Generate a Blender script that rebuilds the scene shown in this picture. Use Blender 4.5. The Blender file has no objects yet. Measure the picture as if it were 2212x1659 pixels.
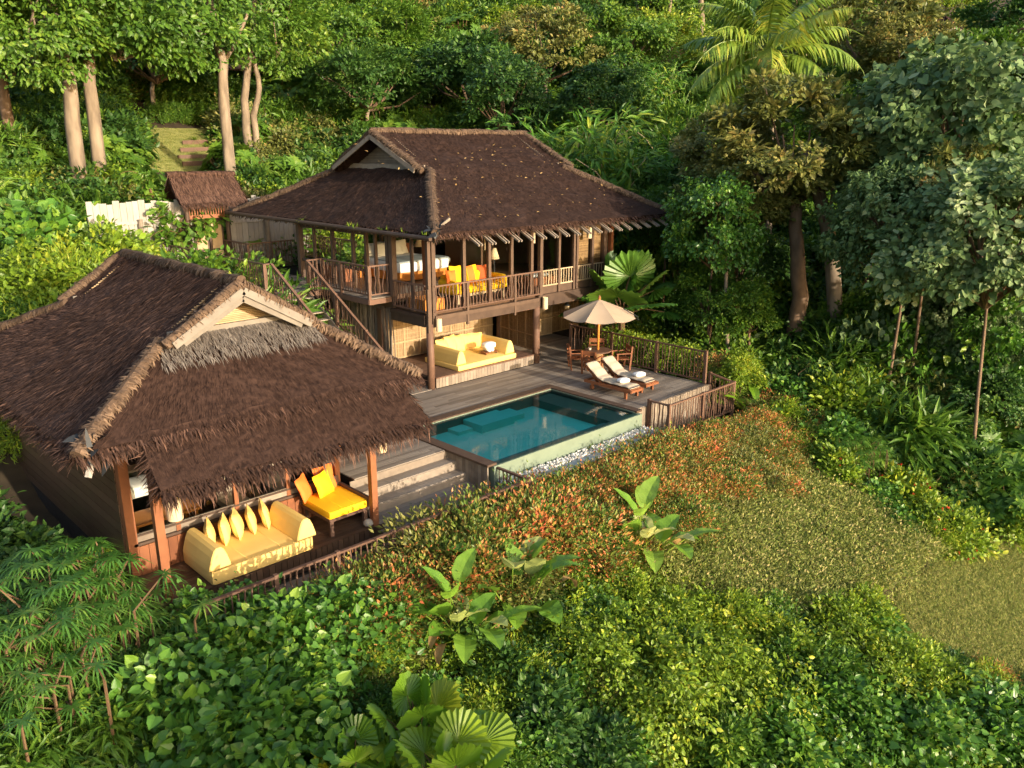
import bpy, math, random
import numpy as np
from mathutils import Vector
R = math.radians
sc = bpy.context.scene
COL = sc.collection
rng = np.random.default_rng(7)
random.seed(7)
Z = np.array([0., 0., 1.])

# ---------------------------------------------------------------- camera
FPX, CX, CY = 1772., 1106., 829.5            # focal length and centre in a 2212 px wide frame
PITCH, YAW = R(16.1), R(45.76)
HD = np.array([math.cos(YAW), math.sin(YAW), 0.]); RT = np.array([math.sin(YAW), -math.cos(YAW), 0.])
FD = HD*math.cos(PITCH) - Z*math.sin(PITCH); UP = HD*math.sin(PITCH) + Z*math.cos(PITCH)
CAM = np.array([-17.36, -21.91, 8.2])
cd = bpy.data.cameras.new('camera'); cam = bpy.data.objects.new('camera', cd); COL.objects.link(cam)
cd.sensor_width = 36; cd.lens = FPX/2212*36; cd.clip_end = 2000; cd.clip_start = .1
cam.location = CAM; cam.rotation_euler = (math.pi/2-PITCH, 0, YAW-math.pi/2)
sc.camera = cam

def at(px, py, D):
    """the point of the place seen at a pixel, D metres away over the ground"""
    r = RT*(px-CX)/FPX - UP*(py-CY)/FPX + FD
    return CAM + r*(D/math.hypot(r[0], r[1]))
def proj(p):
    q = np.asarray(p)-CAM; w = q@FD
    return CX+FPX*(q@RT)/w, CY-FPX*(q@UP)/w, w

# ---------------------------------------------------------------- light
sun_to = Vector((.06, -1, .205)).normalized()
sl = bpy.data.lights.new('sun', 'SUN'); so = bpy.data.objects.new('sun', sl); COL.objects.link(so)
sl.energy = 2.6; sl.angle = R(.5); sl.color = (1., .86, .67)
so.rotation_euler = (-sun_to).to_track_quat('-Z', 'Y').to_euler(); so.location = (0, -40, 30)
w = bpy.data.worlds.new('World'); sc.world = w; w.use_nodes = True
nt = w.node_tree; bg = nt.nodes['Background']; sky = nt.nodes.new('ShaderNodeTexSky')
sky.sky_type = 'NISHITA'; sky.sun_disc = False; sky.sun_elevation = math.asin(sun_to.z); sky.sun_rotation = math.atan2(sun_to.x, sun_to.y)
sky.dust_density = 3.; sky.ozone_density = 1.
nt.links.new(sky.outputs[0], bg.inputs[0]); bg.inputs[1].default_value = .15
sc.view_settings.view_transform = 'Standard'; sc.view_settings.look = 'None'; sc.view_settings.gamma = 1
sc.view_settings.exposure = 1.5
sc.cycles.max_bounces = 6; sc.cycles.transparent_max_bounces = 12; sc.cycles.diffuse_bounces = 3
sc.cycles.caustics_reflective = False; sc.cycles.caustics_refractive = False
sc.cycles.use_denoising = True

# ---------------------------------------------------------------- materials
def mat(name):
    m = bpy.data.materials.new(name); m.use_nodes = True
    n = m.node_tree.nodes; b = n['Principled BSDF']
    return m, n, m.node_tree.links, b
def ramp(n, stops):
    r = n.new('ShaderNodeValToRGB'); e = r.color_ramp.elements
    e[0].position, e[0].color = stops[0][0], (*stops[0][1], 1); e[1].position, e[1].color = stops[-1][0], (*stops[-1][1], 1)
    for p, c in stops[1:-1]:
        k = e.new(p); k.color = (*c, 1)
    return r
def tintnode(n):
    a = n.new('ShaderNodeAttribute'); a.attribute_name = 'tint'; return a
def mth(n, l, op, a, b=None, clamp=False):
    x = n.new('ShaderNodeMath'); x.operation = op; x.use_clamp = clamp
    for i, v in enumerate((a, b)):
        if v is None: continue
        if isinstance(v, (int, float)): x.inputs[i].default_value = v
        else: l.new(v, x.inputs[i])
    return x.outputs[0]
def noise(n, l, scale, mp=(1, 1, 1), detail=4, co='Object'):
    t = n.new('ShaderNodeTexCoord'); p = n.new('ShaderNodeMapping'); p.inputs['Scale'].default_value = mp
    x = n.new('ShaderNodeTexNoise'); x.inputs['Scale'].default_value = scale; x.inputs['Detail'].default_value = detail
    l.new(t.outputs[co], p.inputs[0]); l.new(p.outputs[0], x.inputs[0]); return x.outputs[0]
def bump(n, l, b, h, s, d=.02):
    x = n.new('ShaderNodeBump'); x.inputs['Strength'].default_value = s; x.inputs['Distance'].default_value = d
    l.new(h, x.inputs['Height']); l.new(x.outputs[0], b.inputs['Normal'])
def surf(name, c0, c1, rough=.8, scale=3., mp=(1, 1, 1), bs=.3, tw=.5, spec=.3, detail=5):
    """two-tone surface: noise and the per-piece tint move between c0 and c1"""
    m, n, l, b = mat(name)
    v = noise(n, l, scale, mp, detail); t = tintnode(n).outputs['Fac']
    f = mth(n, l, 'ADD', mth(n, l, 'MULTIPLY', v, 1.6*(1-tw)), mth(n, l, 'MULTIPLY', t, tw))
    f = mth(n, l, 'SUBTRACT', f, .3*(1-tw), True)
    r = ramp(n, [(0., c0), (1., c1)]); l.new(f, r.inputs[0]); l.new(r.outputs[0], b.inputs['Base Color'])
    b.inputs['Roughness'].default_value = rough; b.inputs['Specular IOR Level'].default_value = spec
    if bs: bump(n, l, b, v, bs)
    return m
def leafmat(name, stops, rough=.45, trans=.32, spec=.4):
    m, n, l, b = mat(name)
    oi = n.new('ShaderNodeObjectInfo')
    t = tintnode(n).outputs['Fac']
    f = mth(n, l, 'ADD', mth(n, l, 'MULTIPLY', t, .82), mth(n, l, 'MULTIPLY', oi.outputs['Random'], .18))
    r = ramp(n, stops); l.new(f, r.inputs[0]); l.new(r.outputs[0], b.inputs['Base Color'])
    b.inputs['Roughness'].default_value = rough; b.inputs['Specular IOR Level'].default_value = spec
    tr = n.new('ShaderNodeBsdfTranslucent'); l.new(r.outputs[0], tr.inputs[0])
    mx = n.new('ShaderNodeMixShader'); mx.inputs[0].default_value = trans
    l.new(b.outputs[0], mx.inputs[1]); l.new(tr.outputs[0], mx.inputs[2])
    l.new(mx.outputs[0], n['Material Output'].inputs[0]); return m
def glass(name, tint, ior=1.45, rough=.01, bumpy=0.):
    m, n, l, b = mat(name); n.remove(b)
    tr = n.new('ShaderNodeBsdfTransparent'); tr.inputs[0].default_value = (*tint, 1)
    g = n.new('ShaderNodeBsdfGlossy'); g.inputs['Roughness'].default_value = rough
    fr = n.new('ShaderNodeFresnel'); fr.inputs[0].default_value = ior
    mx = n.new('ShaderNodeMixShader'); l.new(fr.outputs[0], mx.inputs[0]); l.new(tr.outputs[0], mx.inputs[1]); l.new(g.outputs[0], mx.inputs[2])
    if bumpy:
        x = n.new('ShaderNodeBump'); x.inputs['Strength'].default_value = bumpy; x.inputs['Distance'].default_value = .02
        l.new(noise(n, l, 7., (1, 1, 1), 3), x.inputs['Height']); l.new(x.outputs[0], g.inputs['Normal']); l.new(x.outputs[0], fr.inputs['Normal'])
    l.new(mx.outputs[0], n['Material Output'].inputs[0]); return m

M = {}
M['wood'] = surf('dark brown timber', (.035, .021, .015), (.135, .085, .058), .6, 4, (1, 1, 1), .2, .55)
M['greywood'] = surf('weathered timber', (.13, .10, .075), (.33, .27, .21), .75, 5, (1, 1, 1), .25, .5)
M['deck'] = surf('weathered decking', (.07, .05, .038), (.33, .28, .23), .7, .9, (.35, 1.6, 1), .15, .42)
M['redwood'] = surf('reddish teak', (.13, .045, .02), (.30, .115, .05), .5, 5, (1, 1, 1), .15, .5)
M['floor'] = surf('polished brown boards', (.055, .03, .018), (.13, .075, .045), .4, 4, (1, 1, 1), .1, .6)
M['rail'] = surf('brown rail timber', (.07, .036, .024), (.19, .11, .075), .6, 4, (1, 1, 1), .15, .5)
M['palepole'] = surf('pale peeled pole', (.28, .2, .12), (.55, .43, .28), .7, 6, (1, 1, 1), .15, .5)
M['board'] = surf('silvery board', (.22, .20, .175), (.44, .41, .37), .8, 3, (6, 6, .7), .3, .45)
M['gable'] = surf('weathered gable board', (.13, .11, .09), (.25, .22, .185), .8, 4, (1, 1, 1), .2, .4)
M['bamboo'] = surf('split bamboo', (.24, .15, .07), (.56, .41, .24), .6, 8, (1, 1, 1), .15, .7)
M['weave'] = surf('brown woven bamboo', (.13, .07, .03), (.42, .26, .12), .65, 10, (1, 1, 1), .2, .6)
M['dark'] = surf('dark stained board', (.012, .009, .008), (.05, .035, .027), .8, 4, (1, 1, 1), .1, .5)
M['thatch'] = surf('palm thatch', (.012, .006, .005), (.165, .092, .066), .9, 9, (1, 1, 1), .5, .72, .15)
M['cap'] = surf('woven ridge thatch', (.03, .018, .013), (.22, .145, .095), .85, 12, (1, 1, 1), .5, .7, .2)
M['pale'] = surf('pale yellow canvas', (.76, .50, .145), (.86, .60, .20), .75, 3, (1, 1, 1), .15, .3)
M['yellow'] = surf('strong yellow canvas', (.84, .44, .008), (.92, .54, .015), .75, 3, (1, 1, 1), .1, .3)
M['orange'] = surf('orange canvas', (.72, .155, .025), (.82, .22, .04), .75, 3, (1, 1, 1), .1, .3)
M['rust'] = surf('rust canvas', (.42, .08, .02), (.55, .12, .03), .75, 3, (1, 1, 1), .1, .3)
M['white'] = surf('white cotton', (.74, .73, .70), (.82, .81, .79), .8, 4, (1, 1, 1), .15, .3)
M['grey'] = surf('grey blanket', (.25, .29, .30), (.36, .40, .41), .85, 4, (1, 1, 1), .15, .3)
M['cream'] = surf('cream cushion cloth', (.38, .31, .23), (.47, .39, .30), .8, 4, (1, 1, 1), .2, .3)
M['taupe'] = surf('taupe parasol canvas', (.34, .26, .185), (.43, .33, .24), .8, 3, (1, 1, 1), .1, .3)
M['shade'] = surf('parchment lamp shade', (.55, .42, .26), (.66, .52, .34), .7, 5, (1, 1, 1), .1, .3)
M['tan'] = surf('orange varnished pole', (.50, .17, .03), (.62, .24, .05), .4, 5, (1, 1, 1), .05, .3)
M['tile'] = surf('green pool tile', (.12, .16, .115), (.19, .235, .175), .5, 2.5, (1, 1, 1), .05, .35)
M['tiledeep'] = surf('teal pool tile', (.10, .74, .60), (.22, .88, .74), .5, 2., (1, 1, 1), .05, .35)
M['tileshadow'] = surf('shadow toned pool tile', (.02, .22, .20), (.04, .30, .27), .5, 2., (1, 1, 1), .05, .35)
M['pebble'] = surf('white pebble', (.45, .43, .39), (.75, .72, .68), .7, 3, (1, 1, 1), .1, .8)
M['slate'] = surf('blue grey slab', (.17, .2, .21), (.30, .33, .34), .7, 3, (1, 1, 1), .2, .4)
M['stone'] = surf('pale stone', (.4, .33, .25), (.62, .54, .43), .7, 6, (1, 1, 1), .3, .4)
M['black'] = surf('black strapping', (.01, .01, .012), (.03, .035, .04), .5, 5, (1, 1, 1), .1, .4)
M['earth'] = surf('leaf litter soil', (.018, .013, .008), (.07, .05, .028), .95, 2.2, (1, 1, 1), .6, .2)
M['lawn'] = surf('mown lawn turf', (.15, .17, .045), (.36, .34, .13), .95, 1.1, (1, 1, 1), .5, .1, .1, 9)
M['bark'] = surf('pale grey bark', (.05, .036, .025), (.36, .28, .20), .85, 2.6, (1, 1, .3), .8, .1)
M['barkb'] = surf('brown bark', (.07, .045, .028), (.26, .17, .11), .85, 4, (1, 1, .5), .5, .25)
M['stem'] = surf('brown stem', (.06, .035, .018), (.2, .12, .06), .8, 5, (1, 1, 1), .2, .5)
M['blue'] = surf('blue violet cloth', (.05, .04, .2), (.1, .08, .3), .8, 3)
M['glass'] = glass('window glass', (.93, .95, .94), 1.5)
M['water'] = glass('pool water', (.72, .98, .95), 1.33, .015, .08)
g3 = lambda a, b, c: [(0., a), (.55, b), (1., c)]
M['lime'] = leafmat('lime leaf', g3((0.070, 0.127, 0.012), (0.203, 0.319, 0.022), (0.468, 0.459, 0.044)))
M['green'] = leafmat('mid green leaf', g3((0.040, 0.103, 0.013), (0.100, 0.206, 0.020), (0.234, 0.323, 0.040)))
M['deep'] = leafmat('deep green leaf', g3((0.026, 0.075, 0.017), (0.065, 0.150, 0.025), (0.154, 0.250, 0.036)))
M['olive'] = leafmat('olive leaf', [(0., (.07, .095, .018)), (.5, (.19, .21, .05)), (.85, (.34, .30, .085)), (1., (.50, .22, .08))])
M['silver'] = leafmat('silvery leaf', g3((.06, .12, .035), (.17, .26, .095), (.46, .52, .28)), .5, .3, .3)
M['heart'] = leafmat('heart leaf', g3((0.036, 0.105, 0.016), (0.099, 0.234, 0.027), (0.281, 0.394, 0.039)), .38, .3, .5)
M['redtip'] = leafmat('red tipped leaf', [(0., (.05, .12, .015)), (.38, (.15, .23, .035)), (.52, (.33, .27, .055)), (.62, (.58, .25, .08)), (1., (.60, .11, .05))])
M['greythatch'] = surf('pale grey thatch', (.05, .04, .034), (.19, .165, .145), .9, 9, (1, 1, 1), .3, .8)
M['lady'] = leafmat('lady palm leaf', g3((.03, .10, .015), (.08, .20, .025), (.24, .34, .05)), .4, .3, .5)
M['bamleaf'] = leafmat('bamboo leaf', g3((0.036, 0.110, 0.013), (0.090, 0.221, 0.020), (0.396, 0.441, 0.045)))
M['palm'] = leafmat('palm leaf', g3((.075, .165, .022), (.195, .300, .038), (.540, .495, .075)), .35, .3, .5)
M['fan'] = leafmat('fan palm leaf', g3((0.064, 0.162, 0.013), (0.162, 0.294, 0.020), (0.432, 0.426, 0.034)), .33, .35, .5)
M['paddle'] = leafmat('paddle leaf', g3((0.090, 0.221, 0.022), (0.180, 0.323, 0.034), (0.576, 0.559, 0.225)), .35, .35, .5)
M['straw'] = leafmat('dry leaf', g3((.25, .15, .06), (.38, .25, .1), (.5, .36, .17)), .8, .15, .1)
M['grass'] = leafmat('grass blade', g3((.11, .17, .03), (.28, .31, .08), (.52, .42, .19)), .6, .3, .2)
M['redflower'] = leafmat('red flower', g3((.5, .02, .02), (.6, .05, .03), (.7, .1, .05)), .6, .2, .2)

# ---------------------------------------------------------------- mesh builder
class MB:
    def __init__(s): s.v = []; s.l = []; s.c = []; s.mi = []; s.ti = []; s.n = 0
    def raw(s, V, loops, counts, m=0, t=.5):
        V = np.asarray(V, float).reshape(-1, 3); counts = np.asarray(counts, np.int32)
        s.v.append(V); s.l.append(np.asarray(loops, np.int32)+s.n); s.c.append(counts); s.n += len(V)
        s.mi.append(np.broadcast_to(np.asarray(m, np.int32), counts.shape)); s.ti.append(np.broadcast_to(np.asarray(t, np.float32), counts.shape))
    def poly(s, V, F, m=0, t=.5): s.raw(V, [i for f in F for i in f], [len(f) for f in F], m, t)
    def box(s, c, d, m=0, t=None, rz=0., rot=None):
        x, y, z = np.asarray(d)/2.
        V = np.array([(-x,-y,-z),(x,-y,-z),(x,y,-z),(-x,y,-z),(-x,-y,z),(x,-y,z),(x,y,z),(-x,y,z)])
        if rz: a, b = math.cos(rz), math.sin(rz); V = V@np.array([[a,b,0],[-b,a,0],[0,0,1]])
        if rot is not None: V = V@rot
        s.poly(V+np.asarray(c), [(0,3,2,1),(4,5,6,7),(0,1,5,4),(1,2,6,5),(2,3,7,6),(3,0,4,7)], m, rng.random() if t is None else t)
    def b2(s, a, b, m=0, t=None):
        a = np.asarray(a, float); b = np.asarray(b, float); s.box((a+b)/2, np.abs(b-a), m, t)
    def beam(s, p, q, w, h, m=0, t=None, up=Z):
        p = np.asarray(p, float); q = np.asarray(q, float); d = q-p; L = np.linalg.norm(d); d = d/L
        sx = np.cross(d, up); sx /= np.linalg.norm(sx); uz = np.cross(sx, d)
        s.box((p+q)/2, (w, L, h), m, t, rot=np.array([sx, d, uz]))
    def tube(s, P, r, n=7, m=0, t=.5, cap=True):
        P = np.asarray(P, float); k = len(P); r = np.broadcast_to(np.asarray(r, float), (k,))
        T = np.gradient(P, axis=0); T /= np.linalg.norm(T, axis=1)[:, None]+1e-9
        ref = np.array([1., 0, 0]) if abs(T[:, 2]).mean() > .7 else Z
        A = np.cross(T, ref); A /= np.linalg.norm(A, axis=1)[:, None]+1e-9; B = np.cross(T, A)
        th = np.arange(n)*2*math.pi/n
        V = P[:, None]+r[:, None, None]*(np.cos(th)[None, :, None]*A[:, None]+np.sin(th)[None, :, None]*B[:, None])
        F = [(i*n+j, i*n+(j+1) % n, (i+1)*n+(j+1) % n, (i+1)*n+j) for i in range(k-1) for j in range(n)]
        if cap: F += [tuple(range(n-1, -1, -1)), tuple((k-1)*n+j for j in range(n))]
        s.poly(V.reshape(-1, 3), F, m, t)
    def lathe(s, prof, c=(0, 0, 0), n=20, m=0, t=.5):
        th = np.arange(n)*2*math.pi/n; V = [(r*math.cos(a), r*math.sin(a), z) for r, z in prof for a in th]; k = len(prof)
        F = [(i*n+j, i*n+(j+1) % n, (i+1)*n+(j+1) % n, (i+1)*n+j) for i in range(k-1) for j in range(n)]
        F += [tuple(range(n-1, -1, -1)), tuple((k-1)*n+j for j in range(n))]
        s.poly(np.array(V)+np.asarray(c), F, m, t)
    def inst(s, T, P, D, N, S, m=0, t=.5):
        """copies of leaf template T=(verts, faces): base P, along D, facing N, size S"""
        V, F = T; V = np.asarray(V, float); n = len(P)
        D = D/(np.linalg.norm(D, axis=1)[:, None]+1e-9); X = np.cross(D, N); X /= np.linalg.norm(X, axis=1)[:, None]+1e-9; Nn = np.cross(X, D)
        S = np.asarray(S, float); S = S if S.ndim == 2 else np.repeat(S[:, None], 2, 1)
        W = P[:, None]+S[:, None, :1]*(V[None, :, 0, None]*X[:, None])+S[:, None, 1:]*(V[None, :, 1, None]*D[:, None]+V[None, :, 2, None]*Nn[:, None])
        lo = np.array([i for f in F for i in f]); k = len(V)
        L = (np.arange(n)[:, None]*k+lo[None]).ravel(); C = np.tile([len(f) for f in F], n)
        s.raw(W.reshape(-1, 3), L, C, m, np.repeat(np.broadcast_to(t, (n,)), len(F)))
    def move(s, off): s.v = [x+np.asarray(off) for x in s.v]; return s
    def mesh(s, name, mats, smooth=False):
        V = np.concatenate(s.v); L = np.concatenate(s.l); C = np.concatenate(s.c)
        me = bpy.data.meshes.new(name); me.vertices.add(len(V)); me.vertices.foreach_set('co', V.astype(np.float32).ravel())
        me.loops.add(len(L)); me.loops.foreach_set('vertex_index', L)
        me.polygons.add(len(C)); st = np.concatenate(([0], np.cumsum(C)[:-1])).astype(np.int32); me.polygons.foreach_set('loop_start', st)
        me.polygons.foreach_set('material_index', np.concatenate(s.mi).astype(np.int32))
        me.polygons.foreach_set('use_smooth', np.full(len(C), bool(smooth)))
        for m in (mats if isinstance(mats, (list, tuple)) else [mats]): me.materials.append(m)
        a = me.attributes.new('tint', 'FLOAT', 'FACE'); a.data.foreach_set('value', np.concatenate(s.ti).astype(np.float32))
        me.update(calc_edges=True); me.validate(); return me
    def build(s, name, mats, parent=None, smooth=False, origin=None):
        if origin is not None: s.move(-np.asarray(origin, float))
        return link(name, s.mesh(name, mats, smooth), parent, origin)
def link(name, me, parent=None, loc=None):
    o = bpy.data.objects.new(name, me); COL.objects.link(o)
    if loc is not None: o.location = loc
    if parent is not None:
        o.parent = parent
        q = parent
        off = Vector((0, 0, 0))
        while q is not None: off += q.location; q = q.parent
        if loc is None: o.location = -off
        else: o.location = Vector(loc)-off
    return o
def tag(o, label=None, cat=None, group=None, kind=None):
    if label: o['label'] = label
    if cat: o['category'] = cat
    if group: o['group'] = group
    if kind: o['kind'] = kind
    return o
def thing(name, label, cat, loc=(0, 0, 0), group=None):
    o = bpy.data.objects.new(name, None); COL.objects.link(o); o.location = loc; o.empty_display_size = .3
    return tag(o, label, cat, group)
def one(mb, name, mats, label, cat, smooth=False, group=None, origin=None):
    if origin is None:
        V = np.concatenate(mb.v); lo, hi = V.min(0), V.max(0); origin = ((lo[0]+hi[0])/2, (lo[1]+hi[1])/2, lo[2])
    return tag(mb.build(name, mats, None, smooth, origin), label, cat, group)
def dup(root, loc, rz=None, label=None, scale=None):
    c = root.copy(); COL.objects.link(c); c.location = loc
    if rz is not None: c.rotation_euler = (0, 0, rz)
    if scale is not None: c.scale = (scale,)*3
    if label: c['label'] = label
    for ch in root.children:
        d = ch.copy(); COL.objects.link(d); d.parent = c
        for g in ch.children:
            e = g.copy(); COL.objects.link(e); e.parent = d
    return c
def nrmz(a): return a/(np.linalg.norm(a, axis=-1, keepdims=True)+1e-9)

# ---------------------------------------------------------------- ground
def gz(x, y):
    x = np.asarray(x, float); y = np.asarray(y, float)
    b = np.interp(y, [-80, -30, -8.6, -7.7, 2., 9, 15.5, 19, 60, 130, 200], [-24, -9.0, -1.35, -1.3, -1.4, 2.2, 2.85, 3.0, 20.5, 62, 120])
    b = b+.36*np.clip(x-14, 0, None)*np.clip((y+22)/9, 0, 1)*np.clip((95-x)/60, .5, 1)
    return b+.12*np.sin(x*.9+1.3*np.sin(y*.4))*np.sin(y*.8)*np.clip((np.abs(x-1)-9)/4, 0, 1)
def grid_sheet(xs, ys, fz, m=0, mask=None, t=.5):
    X, Y = np.meshgrid(xs, ys); V = np.stack([X, Y, fz(X, Y)], -1).reshape(-1, 3); nx, ny = len(xs), len(ys)
    i, j = np.meshgrid(np.arange(nx-1), np.arange(ny-1)); a = (j*nx+i).ravel()
    if mask is not None: a = a[mask(V[a, 0], V[a, 1])]
    F = np.stack([a, a+1, a+nx+1, a+nx], 1); mb = MB(); mb.raw(V, F.ravel(), np.full(len(F), 4), m, t); return mb
g = grid_sheet(np.concatenate([np.arange(-70, -20, 4), np.arange(-20, 20, .8), np.arange(20, 180, 3.)]), np.concatenate([np.arange(-70, -24, 4), np.arange(-24, 24, .8), np.arange(24, 190, 3.)]), gz)
tag(g.build('ground', M['earth'], smooth=True), 'dark soil of the wooded hillside', 'ground', kind='structure')

# lawns: a rough slope below the hedge, a lower mown lawn, a terrace above the gate
def gnd(px, py, lift=0.):
    r = at(px, py, 1.)-CAM
    lo, hi = 3., 160.
    for d in np.arange(5, 160, .25):
        p = CAM+r*d
        if p[2] < float(gz(p[0], p[1]))+lift: return p
    return CAM+r*100
def lawn_sheet(pix, up, label):
    P = np.array([gnd(*p)[:2] for p in pix]); lo, hi = P.min(0), P.max(0)
    def inside(x, y):
        c = np.zeros(x.shape, bool)
        for (x1, y1), (x2, y2) in zip(P, np.roll(P, -1, 0)):
            c ^= ((y1 > y) != (y2 > y)) & (x < (x2-x1)*(y-y1)/(y2-y1+1e-9)+x1)
        return c
    mb = grid_sheet(np.arange(lo[0], hi[0], .25), np.arange(lo[1], hi[1], .25), lambda x, y: gz(x, y)+up, mask=inside)
    if up > .2:
        F = mb.l[0].reshape(-1, 4); E_ = np.concatenate([F[:, [i, (i+1) % 4]] for i in range(4)]); k_ = {tuple(e) for e in E_.tolist()}
        bd = [e for e in k_ if (e[1], e[0]) not in k_]; V0 = mb.v[0]; mb.poly([q for a, c in bd for q in (V0[c], V0[a], V0[a]-Z*(up+.1), V0[c]-Z*(up+.1))], [(4*i, 4*i+1, 4*i+2, 4*i+3) for i in range(len(bd))])
    tag(mb.build('lawn', M['lawn'], smooth=up < .2), label, 'lawn', kind='structure'); return P, inside
LAWN_UP, in_up = lawn_sheet([(1250, 1080), (1620, 1010), (1800, 1070), (2010, 1205), (1930, 1275), (1740, 1345), (1480, 1300), (1300, 1230)], .32, 'rough brown and green slope below the red hedge')
LAWN_LOW, in_low = lawn_sheet([(1935, 1285), (2020, 1215), (2080, 1180), (2300, 1150), (2500, 1500), (2100, 1480), (1900, 1400)], .02, 'mown lawn at the foot of the slope')
LAWN_T, in_t = lawn_sheet([(268, 285), (330, 278), (480, 285), (500, 372), (420, 385), (300, 368)], .06, 'grass terrace above the gate')

# ---------------------------------------------------------------- pool deck
def planks(mb, x0, x1, y0, y1, z, wd=.125, m=0, th=.03, holes=()):
    y = y0
    while y < y1-.02:
        yy = min(y+wd, y1)
        segs = [(x0, x1)]
        for hx0, hx1, hy0, hy1 in holes:
            if yy > hy0+.01 and y < hy1-.01:
                segs = [s for a, b in segs for s in ((a, min(b, hx0)), (max(a, hx1), b)) if s[1]-s[0] > .02]
        for a, b in segs:
            x = a
            while x < b-.01:
                xe = min(b, x+rng.uniform(1.6, 3.4)); xe = b if b-xe < .5 else xe
                mb.b2((x+.004, y+.005, z-th), (xe-.004, yy-.005, z), m); x = xe
        y = yy
mb = MB()
planks(mb, -6.6, 7.5, -5.05, 3.3, 0., holes=[(-3.35, 3.2, -9, -2.88), (.12, 5.1, -.1, 9), (-9, .12, -.1, 9)])
planks(mb, -1.7, .12, -.1, 3.2, 0.); planks(mb, 7.5, 9.6, .3, 3.3, 0.)
planks(mb, 3.2, 7.5, -6.5, -5.05, 0.)
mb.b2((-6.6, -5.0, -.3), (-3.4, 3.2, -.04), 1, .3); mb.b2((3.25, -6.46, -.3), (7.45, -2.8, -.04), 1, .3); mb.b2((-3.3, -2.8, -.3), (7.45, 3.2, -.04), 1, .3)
tag(mb.build('pool_deck', [M['deck'], M['dark']]), 'weathered grey and brown timber deck round the pool', 'deck', kind='structure')
mb = MB()
for x in np.arange(3.3, 7.45, .125): mb.b2((x, -6.53, -1.3), (x+.115, -6.49, -.02))
mb.b2((3.28, -6.47, -1.3), (7.42, -6.44, -.05), 1, .3)
tag(mb.build('deck_skirting', [M['greywood'], M['dark']]), 'pale upright boards below the front edge of the deck', 'skirting', kind='structure')
mb = MB()
for k in range(5):
    y = -5.05-.395*k; z = -.235*(k+1)
    if k < 4:
        mb.b2((-6.75, y-.40, z-.035), (-3.5, y-.21, z), 0); mb.b2((-6.75, y-.20, z-.035), (-3.5, y-.01, z), 0)
    mb.b2((-6.75, y-.025, z), (-3.5, y, z+.205), 1)
for a, b, c, d in ((-12.3, -3.3, -8.0, -6.63), (-13.2, -12.3, -8.0, -5.)): planks(mb, a, b, c, d, -1.16)
tag(mb.build('deck_steps', [M['deck'], M['greywood']]), 'broad weathered steps down from the pool deck to the walkway', 'steps', kind='structure')

# ---------------------------------------------------------------- pool
pool = thing('swimming_pool', 'rectangular plunge pool of teal green tiles with a brimming front wall', 'pool', (0, -4.8, -1.3))
mb = MB()
x0, x1, y0, y1, zb = -3.22, 3.02, -6.62, -2.95, -.43
mb.b2((x0, y0, zb-.1), (x1, y1, zb), 1, .5)
mb.b2((x0-.12, y0, zb), (x0, y1+.1, -.005)); mb.b2((x1, y0, zb), (x1+.12, y1+.1, -.005)); mb.b2((x0, y1, zb), (x1, y1+.1, -.005))
mb.build('basin', [M['tile'], M['tiledeep']], pool)
mb = MB(); mb.b2((x0-.14, y0-.23, -1.5), (x1+.14, y0, -.045), 0, .9); mb.build('overflow_wall', M['tile'], pool)
mb = MB(); mb.b2((2.1, -6.6, zb), (3.0, -2.97, -.16), 0, .5); mb.build('bench', [M['tile']], pool)
for a, b, c, z in ((-1.1, .35, -3.85, -.17), (.36, .95, -3.7, -.25), (-1.75, -1.15, -3.5, -.32)):
    mb = MB(); mb.b2((a, c, zb), (b, -2.97, z), 0, .9); mb.build('step', M['tiledeep'], pool)
mb = MB(); mb.b2((-3.0, -6.6, zb), (2.08, -6.15, -.26), 0, .3); mb.build('ledge', M['tileshadow'], pool)  # darker tile colour stands in for the front wall's shadow
mb = MB()
for a, b in (((x0-.36, y0-.2, -.03), (x0-.02, y1+.36, .035)), ((x0-.02, y1+.02, -.03), (x1+.3, y1+.36, .035)), ((x1+.02, y0-.1, -.03), (x1+.3, y1+.01, .035))):
    mb.b2(a, b, 0, .45)
mb.build('coping', M['wood'], pool)
mb = MB()
for y in np.arange(-6.75, -5.0, .13): mb.b2((-3.52, y, -1.3), (-3.48, y+.12, -.03))
mb.build('side_boarding', M['greywood'], pool)
mb = grid_sheet(np.linspace(x0, x1, 40), np.linspace(y0-.2, y1, 30), lambda x, y: -.036+0*x)
tag(mb.build('pool_water', M['water'], smooth=True), 'clear teal water filling the pool', 'water', kind='structure')
mb = MB()
mb.b2((-3.3, -7.32, -1.6), (3.3, -6.87, -.56), 0, .3); mb.b2((-3.3, -7.62, -1.6), (3.3, -7.33, -.48), 0, .5)
tag(mb.build('overflow_channel', M['slate']), 'grey slab channel at the foot of the pool wall', 'channel', kind='structure')
mb = MB()
ico = [(0,0,1),(.89,0,.45),(.28,.85,.45),(-.72,.53,.45),(-.72,-.53,.45),(.28,-.85,.45),(.72,.53,-.3),(-.28,.85,-.3),(-.89,0,-.3),(-.28,-.85,-.3),(.72,-.53,-.3)]
icf = [(0,1,2),(0,2,3),(0,3,4),(0,4,5),(0,5,1),(1,6,2),(2,7,3),(3,8,4),(4,9,5),(5,10,1),(6,7,2),(7,8,3),(8,9,4),(9,10,5),(10,6,1)]
n = 1500
P = np.stack([rng.uniform(-3.25, 3.25, n), rng.uniform(-7.28, -6.9, n), -.55+rng.uniform(0, .09, n)], 1)
mb.inst((ico, icf), P, nrmz(rng.normal(size=(n, 3))*(1, 1, .3)), np.tile(Z, (n, 1)), rng.uniform(.022, .05, n), 0, rng.random(n))
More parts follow.
